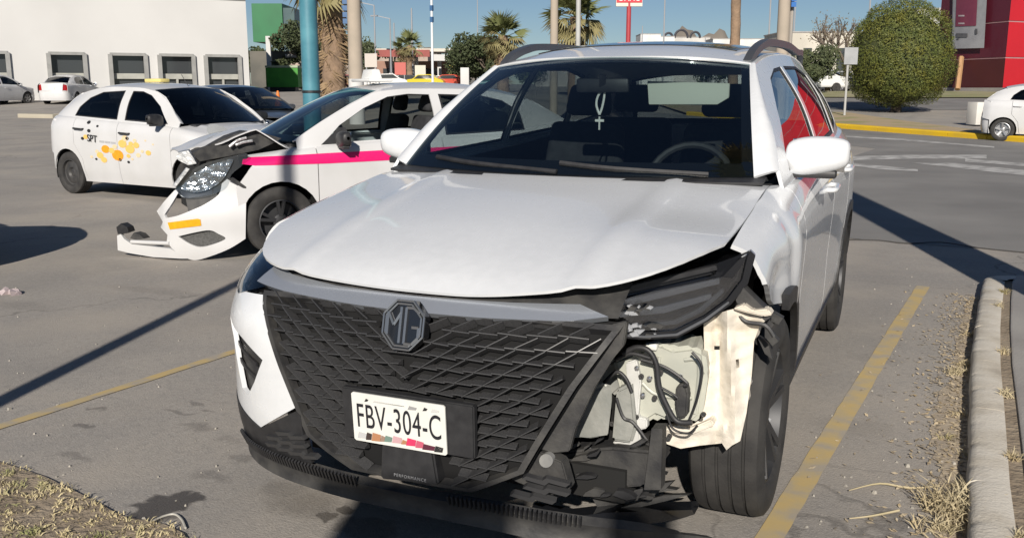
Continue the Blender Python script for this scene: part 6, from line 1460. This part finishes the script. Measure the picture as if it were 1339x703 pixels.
def palm(u, d, vc, r, tr, label, skirt=0, nf=30, seed=1, crown=True, tbase=None):
    """vc image row of the crown's heart; r frond reach in metres"""
    p = gpt(u, d); h = zpx(vc, d)-p.z; t_ = empty('palm', p, 0, label, 'palm', 'fan palms along the street'); rr_ = random.Random(seed); bm = bmesh.new()
    tb = tbase or tr*1.35; nr_ = 22; P_ = [(0.02*sin(i), .02*cos(i*1.3), -.2+(h+.2)*i/nr_) for i in range(nr_+1)]
    tube(bm, P_, [(tb+(tr-tb)*min(1, i/nr_*1.4))*(1+.06*(i % 2)) for i in range(nr_+1)], 12); finish(bm, 'trunk', PTR, t_, 60)
    if not crown: return t_
    for k in range(nf):
        az = k*2.399+rr_.uniform(-.3,.3); t = k/(nf-1); el = radians(78-118*t+rr_.uniform(-10,10)); me_ = FANS[0 if t < .55 else 1]
        o = link('frond', me_, t_); R_ = Matrix.Rotation(az, 4, 'Z') @ Matrix.Rotation(-el, 4, 'Y') @ Matrix.Rotation(rr_.uniform(-.5,.5), 4, 'X') @ Matrix.Scale(r*rr_.uniform(.85,1.1), 4)
        R_.translation = Vector((0,0,h-.25*t)); o.matrix_local = R_
    for k in range(skirt):
        az = k*2.399; t = k/skirt; zz = h-.2-t*skirt*.05*r; o = link('dead_frond', FANS[2], t_)
        R_ = Matrix.Rotation(az, 4, 'Z') @ Matrix.Rotation(radians(66+rr_.uniform(0,24)), 4, 'Y') @ Matrix.Rotation(rr_.uniform(-.6,.6), 4, 'X') @ Matrix.Scale(r*rr_.uniform(.7,1.0)*(1-.25*t), 4); R_.translation = Vector((0,0,zz)); o.matrix_local = R_
    return t_
palm(437, 40, -18, 2.1, .42, 'thick fan palm with a shaggy skirt between the teal post and the concrete pole', skirt=46, nf=34, seed=2, tbase=.50)
palm(658, 62, 50, 1.75, .30, 'short bushy fan palm left of the white car roof rail', skirt=26, nf=40, seed=3)
palm(752, 52, 26, 1.95, .32, 'bushy fan palm standing behind two slim poles', skirt=22, nf=40, seed=4)
palm(958, 46, -120, 2.2, .22, 'tall bare fan palm trunk behind the white car roof', skirt=20, nf=30, seed=5, tbase=.24)
palm(536, 105, 62, 1.9, .3, 'small far fan palm above the filling station', skirt=8, nf=26, seed=6)
palm(528, 112, 66, 1.8, .3, 'far fan palm half merged with its taller neighbour over the station', skirt=8, nf=22, seed=7)
# things just outside the picture whose shadows fall into it
t_ = post('palm_stump', 'stout palm trunk on the pavement casting a broad shadow over the kerb', 'palm', 669, 1, .27, .24, 9.5, PTR); t_.location = (2.78, 3.05, .1)
me_ = FANS[0]
for k in range(14):
    o = link('frond', FANS[k % 2], t_); R_ = Matrix.Rotation(k*2.399, 4, 'Z') @ Matrix.Rotation(radians(-40+k*5), 4, 'Y') @ Matrix.Scale(1.5, 4); R_.translation = Vector((0,0,9.5)); o.matrix_local = R_
lp_ = post('lamp_pole', 'slim lamp pole beside the lot, its long shadow crossing the asphalt', 'pole', 669, 1, .062, .05, 6.2, mat('galv_grey', (.42,.42,.41), .5)); lp_.location = (-2.58+.285*3.4, .66-.958*3.4, 0)
# unseen boards added behind the viewer to shade the asphalt before the bumper
for k, (gx_, gy_, dist, hw_, hh_, lb) in enumerate(((-.04,.06,6.0,.40,.50,'wide board on a post, added behind the viewer to cast a shadow'), (.60,.36,5.2,.13,.34,'narrow board on a thin post, added behind the viewer to cast a shadow'))):
    h_ = dist*math.tan(SUN_EL); bx_, by_ = gx_+sin(SUN_AZ)*dist, gy_-cos(SUN_AZ)*dist
    t_ = post('shadow_board', lb, 'sign', 669, 1, .035, .035, h_+.1, mat('galv_grey', (.42,.42,.41), .5), n=8); t_.location = (bx_, by_, 0)
    slab('post_plate', noise_mat('plate_back', (.36,.37,.38), (.30,.31,.32), 3, .5), t_, (0,.05,h_+.02), (hw_*1.6,.02,hh_), SUN_AZ, .008)  # plate of the added board, unseen, there for its shadow
